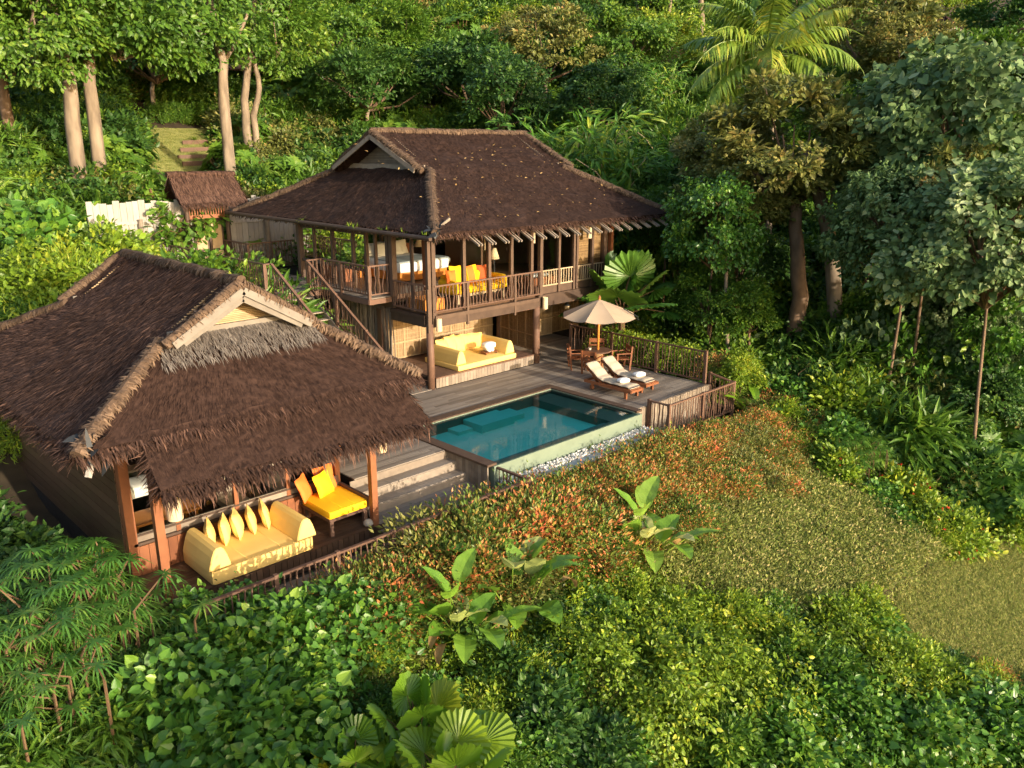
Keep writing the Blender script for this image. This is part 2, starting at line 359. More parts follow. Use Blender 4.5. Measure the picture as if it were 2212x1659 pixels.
tag(mb.build('pebble_bed', M['pebble'], smooth=True), 'white pebbles lying in the channel below the pool wall', 'pebbles', kind='stuff')

# ---------------------------------------------------------------- railings
def wavy(mb, p, q, r=.019, m=0, amp=.022, n=5):
    k = 5; p = np.asarray(p, float); q = np.asarray(q, float)
    P = p[None]+(q-p)[None]*np.linspace(0, 1, k)[:, None]; P[1:-1, :2] += rng.normal(0, amp, (k-2, 2))
    mb.tube(P, r*rng.uniform(.8, 1.25), n, m, rng.random(), False)
def railing(p, q, hb=.12, ht=1., step=.14, m=0, top=(.075, .05), amp=.02, mid=True):
    """handrail, bottom rail and sticks between two floor points (may slope)"""
    mb = MB(); p = np.asarray(p, float); q = np.asarray(q, float); L = np.linalg.norm((q-p)[:2]); n = max(2, int(L/step))
    mb.beam(p+Z*ht, q+Z*ht, top[0], top[1], m)
    if mid: mb.beam(p+Z*hb, q+Z*hb, .05, .05, m)
    for i in range(n):
        b = p+(q-p)*((i+.5)/n); wavy(mb, b+Z*hb, b+Z*(ht-.02), m=m, amp=amp)
    return mb
def fence(name, label, pts, ht, mats, post=.09, posts_every=2.1, hb=.12, over=.05):
    t = thing(name, label, 'fence', tuple(np.mean(pts, 0)))
    for p, q in zip(pts[:-1], pts[1:]):
        p = np.asarray(p, float); q = np.asarray(q, float)
        railing(p, q, hb, ht).build('rail_panel', mats, t)
        L = np.linalg.norm(q-p); n = max(1, round(L/posts_every))
        for i in range(n+(q == np.asarray(pts[-1])).all()):
            b = p+(q-p)*(i/n); mb = MB(); mb.box(b+Z*((ht+over)/2-.1), (post, post, ht+over+.2)); mb.build('post', mats, t)
    return t
fence('deck_fence', 'brown stick fence along the right side of the deck behind the loungers', [(7.45, .1, 0), (7.45, -6.38, 0)], 1.18, M['rail'])
fence('deck_fence', 'lower stick fence standing below the right front corner of the deck', [(3.85, -6.6, -.95), (3.85, -7.4, -.95), (7.75, -7.4, -.95), (7.6, -6.5, -.75)], 1.15, M['rail'])
fence('walkway_fence', 'low stick fence along the walkway in front of the pavilion and steps', [(-11.9, -8.0, -1.1), (-3.25, -8.05, -1.1), (-3.25, -6.7, -1.1)], 1.0, M['rail'], posts_every=1.45)

kite = ([(0, 0, 0), (-.23, .42, .05), (0, 1, -.10), (.23, .42, .05)], [(0, 3, 2), (0, 2, 1)])
# ---------------------------------------------------------------- thatch
blade = ([(-.5, 0, 0), (.5, 0, 0), (.35, .55, .03), (-.35, .55, .03), (0, 1, .0)], [(0, 1, 2, 3), (3, 2, 4)])
def thatch_quad(mb, A, B, Cc, D, dens, t0=.2, tr=.35, wd=.03, ln=.4, m=0, th=.16, sag=.035):
    """A,B eave corners, Cc,D the upper ones (Cc above B)"""
    A, B, Cc, D = (np.asarray(q, float) for q in (A, B, Cc, D))
    n = np.cross(B-A, D-A); n /= np.linalg.norm(n); n = n if n[2] > 0 else -n
    nu, nv = 28, 16
    u, v = np.meshgrid(np.linspace(0, 1, nu), np.linspace(0, 1, nv))
    def S(u, v):
        u = u[..., None]; v = v[..., None]; return (A*(1-u)+B*u)*(1-v)+(D*(1-u)+Cc*u)*v
    P = S(u, v); h = sag*np.sin(P[..., 0]*1.7+P[..., 1]*2.3)*np.sin(P[..., 1]*1.1-P[..., 0]*.7)-sag*2*np.sin(math.pi*v)+rng.normal(0, .012, u.shape)
    P = P+n*h[..., None]; a = np.array([j*nu+i for j in range(nv-1) for i in range(nu-1)]); F = np.stack([a, a+1, a+nu+1, a+nu], 1)
    mb.raw(P.reshape(-1, 3), F.ravel(), np.full(len(F), 4), m, np.clip(t0*.5+rng.normal(0, .03, len(F)), 0, 1))
    Q = P-n*th; mb.raw(Q.reshape(-1, 3), F[:, ::-1].ravel(), np.full(len(F), 4), m, t0*.5)
    e = list(range(nu)); V = np.concatenate([P[0], Q[0]]); mb.poly(V, [(i, i+1, nu+i+1, nu+i) for i in range(nu-1)], m, t0)
    area = .5*(np.linalg.norm(B-A)+np.linalg.norm(Cc-D))*np.linalg.norm((A+B-Cc-D)/2)
    N = int(area*dens); wA, wB = np.linalg.norm(B-A), np.linalg.norm(Cc-D)
    v_ = rng.random(N); keep = rng.random(N) < (wA*(1-v_)+wB*v_)/max(wA, wB); v_ = v_[keep]; u_ = rng.random(len(v_)); N = len(v_)
    p = S(u_, v_); dn = nrmz(S(u_, np.maximum(v_-.02, -.02))-S(u_, v_+.001)); hh = sag*np.sin(p[:, 0]*1.7+p[:, 1]*2.3)*np.sin(p[:, 1]*1.1-p[:, 0]*.7)-sag*2*np.sin(math.pi*v_)
    p = p+n*(hh+.012)[:, None]; d = nrmz(dn+rng.normal(0, .10, (N, 3))+n*.03); L = ln*rng.uniform(.5, 1.3, N)
    L = np.minimum(L, v_*np.linalg.norm((A+B-Cc-D)/2)+.12)
    mb.inst(blade, p, d, np.tile(n, (N, 1))+rng.normal(0, .14, (N, 3)), np.stack([wd*rng.uniform(.6, 1.5, N), L], 1), m, np.clip(t0+tr*(rng.random(N)**2.2)*1.8-.05, 0, 1))
    return n
def fringe(mb, A, B, out, dens=60, ln=.28, t0=.15, tr=.8, th=.16, m=0, drop=.9):
    A = np.asarray(A, float); B = np.asarray(B, float); N = int(np.linalg.norm(B-A)*dens); u = rng.random(N)[:, None]
    p = A*(1-u)+B*u-Z*rng.uniform(0, th, N)[:, None]; out = np.asarray(out, float)
    d = nrmz(out+rng.normal(0, .22, (N, 3))-Z*drop*rng.uniform(.3, 1.5, N)[:, None])
    mb.inst(blade, p, d, np.tile(out+Z, (N, 1))+rng.normal(0, .4, (N, 3)), np.stack([.035*rng.uniform(.5, 1.4, N), ln*rng.uniform(.35, 1.35, N)], 1), m, np.clip(t0+tr*rng.random(N)**3, 0, 1))
def capline(P, r=.2, mats=None, band=0., dens=130, t0=.55, flat=.62):
    """a rounded roll of thatch laid along a ridge or hip, with strands across it"""
    P = np.asarray(P, float); mb = MB(); k = max(6, int(np.linalg.norm(P[-1]-P[0])/.35)); s = np.linspace(0, len(P)-1, k)
    Q = np.stack([np.interp(s, np.arange(len(P)), P[:, i]) for i in range(3)], 1)+rng.normal(0, .015, (k, 3))
    mb.tube(Q, r*.9, 9, 0, t0*.5)
    N = int(np.linalg.norm(np.diff(P, axis=0), axis=1).sum()*dens); f = rng.random(N)*(k-1); i = np.minimum(f.astype(int), k-2); fr = (f-i)[:, None]
    c = Q[i]*(1-fr)+Q[i+1]*fr; T = nrmz(Q[i+1]-Q[i]); sd = nrmz(np.cross(T, Z)); up = np.cross(sd, T)
    th = rng.uniform(-.4, math.pi+.4, N)[:, None]; nn = sd*np.cos(th)+up*np.sin(th); tn = -sd*np.sin(th)+up*np.cos(th)
    sg = np.where(np.cos(th) > 0, -1., 1.); d = nrmz(tn*sg+T*rng.normal(0, .25, (N, 1)))
    tt = t0+.3*rng.normal(0, .6, N)+band*np.sign(np.sin(f*.35/.62*math.pi*2/1.2))
    mb.inst(blade, c+nn*r*rng.uniform(.92, 1.05, (N, 1)), d, nn, np.stack([.035*rng.uniform(.6, 1.6, N), r*rng.uniform(.7, 1.6, N)], 1), 0, np.clip(tt, 0, 1))
    return mb

def dutch_roof(parent, f, ex0, ex1, ey0, ey1, ze, yc, zr, xg0, xg1, hb, zb, oh, tone, dens, wall_mat, barge, boards=2):
    """gabled hip roof, ridge along local x; f maps local (x,y,z) to the place"""
    W = lambda *p: np.array(f(*p), float)
    mb = MB()
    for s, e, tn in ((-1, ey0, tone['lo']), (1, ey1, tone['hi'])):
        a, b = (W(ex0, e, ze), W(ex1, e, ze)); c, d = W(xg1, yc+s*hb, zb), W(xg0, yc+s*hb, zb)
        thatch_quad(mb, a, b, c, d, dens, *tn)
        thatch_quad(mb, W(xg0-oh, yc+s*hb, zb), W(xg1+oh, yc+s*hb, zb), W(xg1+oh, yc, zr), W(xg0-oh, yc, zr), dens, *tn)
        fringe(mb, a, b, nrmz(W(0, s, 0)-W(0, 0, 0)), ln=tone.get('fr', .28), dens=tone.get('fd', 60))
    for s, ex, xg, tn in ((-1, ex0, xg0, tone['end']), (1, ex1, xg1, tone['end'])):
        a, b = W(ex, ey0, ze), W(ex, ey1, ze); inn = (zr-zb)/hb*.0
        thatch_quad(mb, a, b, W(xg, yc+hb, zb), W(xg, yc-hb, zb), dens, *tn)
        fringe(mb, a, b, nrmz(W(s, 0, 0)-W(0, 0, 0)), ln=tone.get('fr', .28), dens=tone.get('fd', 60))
        q = MB()                                                      # woven gable panel, set back under the rake
        q.poly([W(xg-s*.25, yc-hb*.95, zb-.03), W(xg-s*.25, yc+hb*.95, zb-.03), W(xg-s*.25, yc, zr-.12)], [(0, 1, 2), (2, 1, 0)], 0, .1)
        for k in range(26):
            z = zb+(zr-zb)*(k+.5)/27; hw = hb*.95*(1-(k+.5)/27)
            if hw > .06: q.beam(W(xg-s*.22, yc-hw, z), W(xg-s*.22, yc+hw, z+rng.normal(0, .008)), .02, .028, 0)
        for yy in np.linspace(-.75, .75, 5)*hb:
            q.beam(W(xg-s*.20, yc+yy, zb), W(xg-s*.20, yc+yy, zb+(zr-zb)*(1-abs(yy)/hb)), .03, .03, 0, .8)
        q.build('gable_panel', wall_mat, parent)
        for y_ in ((-1, 1) if boards == 1 or s < 0 else ()):
            q = MB(); q.beam(W(xg+s*(oh+.15), yc+y_*hb*.95, zb-.04), W(xg+s*(oh+.15), yc, zr-.2), .05, .17, 0, .7)
            if boards > 1: q.beam(W(xg+s*(oh+.09), yc+y_*hb*.82, zb-.04), W(xg+s*(oh+.09), yc, zr-.38), .05, .14, 0, .5)
            q.build('bargeboard', barge, parent)
        q = MB(); q.beam(W(xg+s*.0, yc-hb*.9, zb+.06), W(xg+s*.0, yc+hb*.9, zb+.06), .06, .2, 0, .8); q.build('gable_sill', barge, parent)
    r = mb.build('roof', M['thatch'], parent)
    capline([W(xg0-oh-.1, yc, zr+.02), W(xg1+oh+.1, yc, zr+.02)], .14, band=tone.get('band', 0)).build('ridge_cap', M['cap'], r)
    for ex, xg, s in ((ex0, xg0, -1), (ex1, xg1, 1)):
        for y_, ey in ((-1, ey0), (1, ey1)):
            capline([W(ex, ey, ze), W(xg, yc+y_*hb, zb)], .14, band=tone.get('band', 0)).build('hip_cap', M['cap'], r)
            capline([W(xg+s*oh, yc+y_*hb*1.03, zb-.02), W(xg+s*(oh+.04), yc, zr)], .13, t0=.58).build('rake_cap', M['cap'], r)
    return r

# ---------------------------------------------------------------- villa
villa = thing('villa', 'two storey timber villa with a broad thatched gabled hip roof above the pool deck', 'villa', (4.7, 4., 0))
def part(mb, name, mats, parent=villa, smooth=False, label=None):
    o = mb.build(name, mats if isinstance(mats, list) else M[mats], parent, smooth)
    if label: o['label'] = label
    return o
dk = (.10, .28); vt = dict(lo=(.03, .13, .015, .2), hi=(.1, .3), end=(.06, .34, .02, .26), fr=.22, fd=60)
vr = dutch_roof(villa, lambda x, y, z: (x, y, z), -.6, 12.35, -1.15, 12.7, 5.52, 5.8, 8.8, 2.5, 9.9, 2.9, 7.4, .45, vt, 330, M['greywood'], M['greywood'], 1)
for x in np.arange(1.0, 12.2, .62):                                  # paired rafter tails under the front eave
    mb = MB()
    for dx in (0, .14): mb.beam((x+dx, .6, 6.1), (x+dx, -1.5, 5.06), .05, .065, 0, 1.)
    mb.build('rafter', M['greywood'], vr)
for y in np.arange(-.6, 12.4, .74):
    mb = MB(); mb.beam((.5, y, 5.92), (-.62, y, 5.30), .06, .08, 0, .5); mb.build('rafter', M['greywood'], vr)
mb = MB(); mb.tube([(-.74, -1.1, 5.38), (-.76, 5, 5.42), (-.76, 13.1, 5.46)], .075, 8, 0, .4); part(mb, 'eave_pole', 'wood', vr)
mb = MB()
N = 26; P = np.array([-.5, -1.05, 5.62])+rng.normal(0, .1, (N, 3))*(1, 1, .5)
mb.inst(blade, P, nrmz(rng.normal(size=(N, 3))-Z*.5), np.tile(Z, (N, 1))+rng.normal(0, .5, (N, 3)), np.stack([rng.uniform(.12, .2, N), rng.uniform(.2, .4, N)], 1), 0, .5); part(mb, 'hip_wrap', 'black', vr)
mb = MB(); N = 90
P = np.stack([-.7+rng.normal(0, .06, N), rng.choice([-.9, .3, 1.5, 3.2, 3.5, 6.8], N)+rng.normal(0, .16, N), np.full(N, 5.5)], 1)
mb.inst(blade, P, nrmz(rng.normal(size=(N, 3))+Z*.4), np.tile(Z, (N, 1)), np.stack([rng.uniform(.02, .04, N), rng.uniform(.1, .22, N)], 1), 0, rng.random(N)); part(mb, 'roof_fern', 'lime', vr)
mb = MB(); n_ = 170; u = rng.uniform(.3, 10.5, n_); y = rng.uniform(-.6, 4.8, n_)
mb.inst(kite, np.stack([u, y, 5.52+(y+1.15)/6.95*3.28+.03], 1), nrmz(rng.normal(size=(n_, 3))*(1, 1, .1)+np.array([0, 0, .3])), np.tile(nrmz(np.array([0, -.43, .9])), (n_, 1)), rng.uniform(.06, .16, n_), 0, rng.random(n_)); part(mb, 'leaf_litter', 'straw', vr)
# floor, beams
mb = MB(); mb.b2((.06, .1, 2.42), (9.5, 2.2, 2.65), 0, .4); mb.b2((.0, 2.2, 2.8), (9.5, 8.4, 3.05), 0, .4); part(mb, 'floor', 'floor')
mb = MB()
for a, b in ((.16, 1.6), (1.63, 4.0), (4.03, 5.3)): mb.b2((a, -.12, 2.2), (b, .05, 2.46))
mb.b2((.16, -.16, 2.47), (5.3, .08, 2.60)); part(mb, 'front_beam', 'wood')
mb = MB(); mb.b2((5.32, -.10, 2.22), (9.45, .08, 2.68)); mb.b2((5.32, -.02, 2.69), (9.45, .1, 2.98)); part(mb, 'front_beam', 'wood')
mb = MB(); mb.b2((-.1, .16, 2.2), (.06, 2.1, 2.46)); mb.b2((-.13, .16, 2.47), (.06, 2.1, 2.6)); mb.b2((-.06, 2.0, 2.62), (.06, 8.4, 3.04)); part(mb, 'side_beam', 'wood')
mb = MB(); mb.b2((-.1, -.2, 5.2), (9.8, 0., 5.42)); mb.b2((-.1, 0, 5.22), (.08, 8.4, 5.42)); part(mb, 'wall_plate', 'wood')
# ground floor posts
for x, y, r, h in ((0.02, 0.02, .13, 2.3), (5.25, -.05, .14, 2.25), (5.8, 2.6, .15, 2.4)):
    mb = MB(); mb.tube([(x, y, -.02), (x+.01, y, h/2), (x, y, h)], [r*1.03, r, r*.97], 14, 0, .6); part(mb, 'round_post', 'rail', smooth=True)
mb = MB(); mb.box((.15, 3.05, 1.2), (.24, .24, 2.5), 0, .5); part(mb, 'post', 'rail')
# upper posts
def post(x, y, z0, z1, w=.12, d=None, m='wood'):
    mb = MB(); mb.b2((x-w/2, y-(d or w)/2, z0), (x+w/2, y+(d or w)/2, z1), 0, rng.uniform(.55, 1)); return part(mb, 'post', m)
post(.0, .0, 2.2, 5.4, .13); post(.17, .05, 2.2, 5.4, .16, .3); post(-.13, -.12, 2.05, 3.55, .1)
for x in (1.83, 3.06, 4.2, 5.28): post(x, .28, 2.65, 5.4, .13)
post(5.48, -.02, 2.5, 5.4, .15); post(9.3, .0, 2.5, 5.4, .2); post(9.62, -.1, 2.5, 5.3, .16, m='redwood')
for x in (6.5, 7.38, 7.56, 8.5): post(x, -.04, 2.7, 5.4, .11)
for x in (1.66, 4.02): post(x, -.1, 2.1, 3.6, .09)
for y, w_ in ((.88, .1), (2.0, .2), (2.25, .16), (3.02, .1), (3.6, .12), (4.46, .12), (5.86, .12), (7.2, .1), (8.3, .2)): post(0, y, 2.65 if y < 2 else 3.05, 5.4, w_)
post(1.75, 2.3, 2.65, 5.4, .22, m='redwood')
# glazing
def window(p, q, z0, z1, fr=.05, sill=None):
    w_ = MB(); p = np.array(p, float); q = np.array(q, float)
    for z in (z0+fr/2, z1-fr/2): w_.beam(p+Z*z, q+Z*z, .05, fr)
    o = part(w_, 'window', 'wood')
    g_ = MB(); a, b = p+Z*(z0+fr), q+Z*(z0+fr); h = z1-z0-2*fr; g_.poly([a, b, b+Z*h, a+Z*h], [(0, 1, 2, 3)])
    part(g_, 'pane', 'glass', o); return o
xs = [.3, 1.77, 3.0, 4.14, 5.22]
for a, b in zip(xs[1:-1], xs[2:]): window((a+.13, .3, 0), (b, .3, 0), 2.68, 5.2)
for a, b in ((5.56, 6.44), (6.56, 7.32), (7.62, 8.44), (8.56, 9.2)): window((a, .02, 0), (b, .02, 0), 3.0, 5.2)
for a, b in ((3.66, 4.4), (4.52, 5.8), (5.92, 7.15), (7.25, 8.2)): window((0, a, 0), (0, b, 0), 3.75, 5.2, .1)
for a, b in ((7.64, 8.42), (8.58, 9.2)):
    mb = MB()
    for z in np.arange(3.62, 5.2, .045): mb.b2((a, .1, z), (b, .125, z+.04), 0)
    part(mb, 'blind', 'weave')
# walls and back of the rooms
mb = MB(); mb.b2((9.45, .12, 2.4), (9.58, 8.4, 5.4), 0, .4)
for z in np.arange(2.5, 5.3, .2): mb.b2((9.59, .12, z), (9.61, 8.4, z+.19))
part(mb, 'side_wall', 'wood')
mb = MB(); mb.b2((5.5, 5.6, 3.05), (9.44, 5.72, 5.4), 0, .5); mb.b2((5.5, 3.4, 3.05), (5.6, 5.6, 5.4), 0, .6); part(mb, 'inner_wall', 'floor')
mb = MB(); mb.b2((.1, 8.3, 3.05), (9.4, 8.42, 3.8), 0, .4)
for x in np.arange(.1, 9.4, 1.3): mb.b2((x, 8.28, 3.8), (x+.12, 8.44, 5.4))
part(mb, 'back_wall', 'wood')
mb = MB(); mb.b2((5.7, 3.4, 4.1), (5.75, 4.5, 5.1), 0, .6); part(mb, 'screen', 'bamboo')
# balcony
part(railing((.16, -.1, 2.62), (5.4, -.1, 2.62), .12, 1.0, .15), 'balcony_railing', 'rail')
part(railing((-.06, .1, 2.62), (-.06, 1.95, 2.62), .12, 1.02, .15), 'balcony_railing', 'rail')
for a, b in ((5.56, 6.44), (6.56, 7.32), (7.62, 8.44), (8.56, 9.2)):
    part(railing((a, -.05, 2.98), (b, -.05, 2.98), .04, .62, .13, top=(.05, .04), amp=.006), 'balcony_railing', 'palepole')
# platform under the balcony
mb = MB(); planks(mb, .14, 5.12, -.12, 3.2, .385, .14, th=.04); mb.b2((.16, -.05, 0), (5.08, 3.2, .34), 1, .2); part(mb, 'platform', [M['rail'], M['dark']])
mb = MB()
for x in np.arange(.14, 5.05, .145): mb.b2((x, -.115, -.0), (x+.132, -.085, .34))
part(mb, 'platform_front', 'greywood')
def bamboo_wall(p, q, z0, z1, bay, lean='bamboo', step=.026, nrm=(0, -1, 0)):
    mb = MB(); p = np.array(p, float); q = np.array(q, float); L = np.linalg.norm(q-p); d = (q-p)/L; nv = np.array(nrm, float)
    mb.beam(p+Z*(z0+z1)/2-nv*.03, q+Z*(z0+z1)/2-nv*.03, .02, z1-z0, 1, .5)
    for s in np.arange(step/2, L, step):
        j = rng.normal(0, .004); a, b = z0+rng.uniform(0, .03), z1-rng.uniform(0, .03)
        c = p+d*(s+j); mb.beam(c+Z*a, c+Z*b, .016, .012, 0, np.clip(rng.normal(.5, .22), 0, 1), up=nv)
    for z in np.arange(z0+.06, z1, .17): mb.beam(p+Z*z+nv*.008, q+Z*(z+rng.normal(0, .01))+nv*.008, .012, .014, 0, .4)
    for s in np.arange(0, L+.01, bay): mb.tube([p+d*s+Z*z0+nv*.03, p+d*s+Z*z1+nv*.03], .026, 6, 0, .75)
    for z in (z0+.03, z0+(z1-z0)*.33, z1-.03): mb.tube([p+Z*z+nv*.035, q+Z*z+nv*.035], .024, 6, 0, .8)
    return mb
part(bamboo_wall((.3, 3.0, 0), (5.75, 3.0, 0), .4, 2.3, .78), 'bamboo_wall', [M['bamboo'], M['weave']])
part(bamboo_wall((6.0, 2.95, 0), (9.35, 2.95, 0), .08, 2.3, .83), 'bamboo_wall', [M['bamboo'], M['weave']])
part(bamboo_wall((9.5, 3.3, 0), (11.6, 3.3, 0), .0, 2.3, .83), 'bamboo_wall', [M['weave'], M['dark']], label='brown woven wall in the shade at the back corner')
part(bamboo_wall((5.75, 2.45, 0), (5.5, .3, 0), .4, 2.25, .55, step=.035, nrm=(-1, .1, 0)), 'bamboo_screen', [M['weave'], M['dark']])
mb = MB()
for y in np.arange(2.3, 6.4, .06): wavy(mb, (.12+rng.normal(0, .02), y, -.3), (.12+rng.normal(0, .02), y, 2.75), .026, 0, .02)
part(mb, 'stick_wall', 'greywood')
# landing, walkway to the gate, stairs
mb = MB()
planks(mb, -.98, -.02, 2.1, 5.15, 3.06, .11); planks(mb, -3.35, -.02, 5.15, 14.0, 3.06, .13)
mb.b2((-1.02, 2.07, 2.84), (-.02, 2.12, 3.02), 1, .8); mb.b2((-1.03, 2.12, 2.84), (-.99, 5.15, 3.02), 1, .6); mb.b2((-3.36, 5.1, 2.84), (-1.0, 5.16, 3.02), 1, .6); mb.b2((-3.38, 5.16, 2.8), (-3.3, 14, 3.02), 1, .5)
part(mb, 'landing', [M['deck'], M['rail']])
for p, q in (((-.96, 2.14, 3.06), (-.08, 2.14, 3.06)), ((-.96, 2.14, 3.06), (-.96, 5.1, 3.06)), ((-1.62, 5.1, 3.06), (-.96, 5.1, 3.06)),
             ((-3.3, 5.2, 3.06), (-3.3, 13.8, 3.06)), ((-3.3, 5.2, 3.06), (-3.05, 5.2, 3.06)), ((-.65, 11.6, 3.06), (-.65, 13.8, 3.06)), ((-.65, 11.6, 3.06), (1.5, 11.6, 3.06))):
    part(railing(p, q, .12, 1.13, .15), 'landing_railing', 'rail')
for x, y in ((-.96, 2.14), (-.96, 3.9), (-.96, 5.1), (-1.62, 5.1), (-3.3, 5.2), (-3.3, 8.), (-3.3, 11.), (-.65, 11.6)):
    mb = MB(); mb.box((x, y, 3.55), (.1, .1, 1.3)); part(mb, 'railing_post', 'rail')
st = MB()
for x in (-3.0, -1.66): st.beam((x, 5.1, 2.9), (x, -.1, -.05), .06, .26, 0, .8)
so_ = part(st, 'staircase', 'greywood')
for k in range(13):
    mb = MB(); mb.b2((-2.98, 4.78-.37*k, 2.82-.215*k), (-1.68, 5.06-.37*k, 2.86-.215*k), 0, .8); part(mb, 'tread', 'greywood', so_)
for x in (-3.05, -1.62):
    part(railing((x, 5.1, 3.06), (x, -.35, -.1), .14, 1.13, .17, top=(.09, .06)), 'handrail', 'rail', so_)
    for y in (3.3, 1.5, -.3):
        mb = MB(); mb.box((x, y, -.1+(y+.35)*.58+.5), (.1, .1, 1.35)); part(mb, 'newel', 'rail', so_)

# ---------------------------------------------------------------- pavilion
pav = thing('pavilion', 'open fronted thatched pavilion with a net covered roof and white gable boards', 'pavilion', (-9, -2, -1.5))
RX = -9.04
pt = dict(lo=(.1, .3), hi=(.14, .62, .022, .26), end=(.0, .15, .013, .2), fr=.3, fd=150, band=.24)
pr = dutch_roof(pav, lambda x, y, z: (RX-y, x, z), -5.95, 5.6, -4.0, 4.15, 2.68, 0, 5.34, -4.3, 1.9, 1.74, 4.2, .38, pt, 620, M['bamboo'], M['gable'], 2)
mb = MB()
A, B = (-12.05, -6.78, 1.86), (-5.5, -6.78, 1.80); Cc, D = (-5.75, -5.85, 2.80), (-12.0, -5.85, 2.80)
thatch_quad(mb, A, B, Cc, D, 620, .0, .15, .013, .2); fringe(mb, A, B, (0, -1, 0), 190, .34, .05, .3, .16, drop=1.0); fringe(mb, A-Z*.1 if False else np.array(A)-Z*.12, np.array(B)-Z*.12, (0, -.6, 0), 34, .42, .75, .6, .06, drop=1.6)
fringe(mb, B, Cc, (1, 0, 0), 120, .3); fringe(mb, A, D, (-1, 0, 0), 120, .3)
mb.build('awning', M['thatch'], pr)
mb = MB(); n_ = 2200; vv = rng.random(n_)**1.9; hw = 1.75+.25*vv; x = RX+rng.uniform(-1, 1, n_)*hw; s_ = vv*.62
mb.inst(blade, np.stack([x, -4.34-s_*.9, 4.26-s_*.83], 1), nrmz(rng.normal(0, .16, (n_, 3))+np.array([0, -.74, -.66])), np.tile(nrmz(np.array([0, -.66, .74])), (n_, 1))+rng.normal(0, .15, (n_, 3)), np.stack([rng.uniform(.012, .03, n_), rng.uniform(.1, .28, n_)], 1), 0, rng.random(n_)); part(mb, 'grey_thatch', 'greythatch', pr)  # pale grey strands, densest just below the gable
mb = MB(); mb.beam((-12.9, -5.9, 2.55), (-12.4, -5.4, 2.9), .08, .14, 0, .8); mb.beam((-13.05, -6.0, 2.2), (-12.85, -5.85, 2.6), .08, .1, 0, .8); part(mb, 'hip_rafter', 'board', pr)
mb = MB(); Pn = np.array([-12.85, -5.8, 2.75])
P = Pn+rng.normal(0, .12, (30, 3)); mb.inst(blade, P, nrmz(rng.normal(size=(30, 3))-Z*.5), np.tile(Z, (30, 1))+rng.normal(0, .5, (30, 3)), np.stack([rng.uniform(.1, .2, 30), rng.uniform(.2, .4, 30)], 1)); part(mb, 'hip_wrap', 'black', pr)
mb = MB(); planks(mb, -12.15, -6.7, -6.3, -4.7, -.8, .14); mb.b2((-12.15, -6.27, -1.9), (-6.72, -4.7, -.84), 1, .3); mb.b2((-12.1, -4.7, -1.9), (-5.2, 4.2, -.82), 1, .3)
part(mb, 'floor', [M['floor'], M['dark']])
mb = MB()
for x in np.arange(-12.15, -6.75, .15): mb.b2((x, -6.32, -1.25), (x+.135, -6.29, -.8))
for y in np.arange(-6.3, -4.7, .15): mb.b2((-12.18, y, -1.9), (-12.155, y+.135, -.8))
part(mb, 'platform_front', 'floor')
def ppost(x, y, z0, z1, w_=.15): mb = MB(); mb.b2((x-w_/2, y-w_/2, z0), (x+w_/2, y+w_/2, z1), 0, .8); part(mb, 'post', 'redwood', pav)
ppost(-11.95, -6.18, -.8, 2.0, .17); ppost(-6.82, -6.2, -.8, 2.0, .16); ppost(-5.95, -3.3, -.8, 2.4, .15); ppost(-12.02, -4.62, -.8, 2.6, .2); ppost(-6.9, -4.7, -.3, 2.4, .13)
ppost(-5.3, 3.9, -.8, 2.6, .18)
for x in (-11.0, -9.6, -8.25): ppost(x, -4.62, -.1, 2.3, .1)
mb = MB()
for x in np.arange(-11.92, -7.0, .21): mb.b2((x, -4.74, -.8), (x+.2, -4.66, -.13), 0)
part(mb, 'front_panel', 'redwood', pav)
mb = MB(); mb.b2((-12.0, -4.72, -.12), (-6.9, -4.58, -.06)); mb.b2((-12, -4.68, .08), (-6.9, -4.6, .12)); mb.b2((-12., -4.7, 1.62), (-6.9, -4.58, 1.75)); part(mb, 'sill', 'wood', pav)
for a, b in ((-11.92, -11.05), (-10.95, -9.65), (-9.55, -8.3), (-8.2, -6.98)):
    w_ = MB(); w_.beam((a, -4.62, .03), (b, -4.62, .03), .05, .2); w_.beam((a, -4.62, 1.6), (b, -4.62, 1.6), .05, .1); o = part(w_, 'window', 'greywood', pav)
    g_ = MB(); g_.poly([(a, -4.62, .13), (b, -4.62, .13), (b, -4.62, 1.55), (a, -4.62, 1.55)], [(0, 1, 2, 3)]); part(g_, 'pane', 'glass', o)
mb = MB()
for z in np.arange(-.8, 2.5, .24): mb.b2((-12.14, -4.5, z), (-12.08, 4.0, z+.225), 0)
mb.b2((-12.08, -4.5, -.8), (-12.04, 4., 2.5), 1, .3); part(mb, 'side_wall', [M['floor'], M['dark']], pav)
mb = MB(); mb.b2((-12, 3.9, -.8), (-5.4, 4.0, 2.5), 0, .4); part(mb, 'back_wall', 'wood', pav)
mb = MB(); mb.b2((-12.0, -6.3, 1.78), (-6.75, -6.18, 1.9)); mb.b2((-12.05, -4.7, 2.3), (-5.9, -4.58, 2.45)); part(mb, 'wall_plate', 'wood', pav)

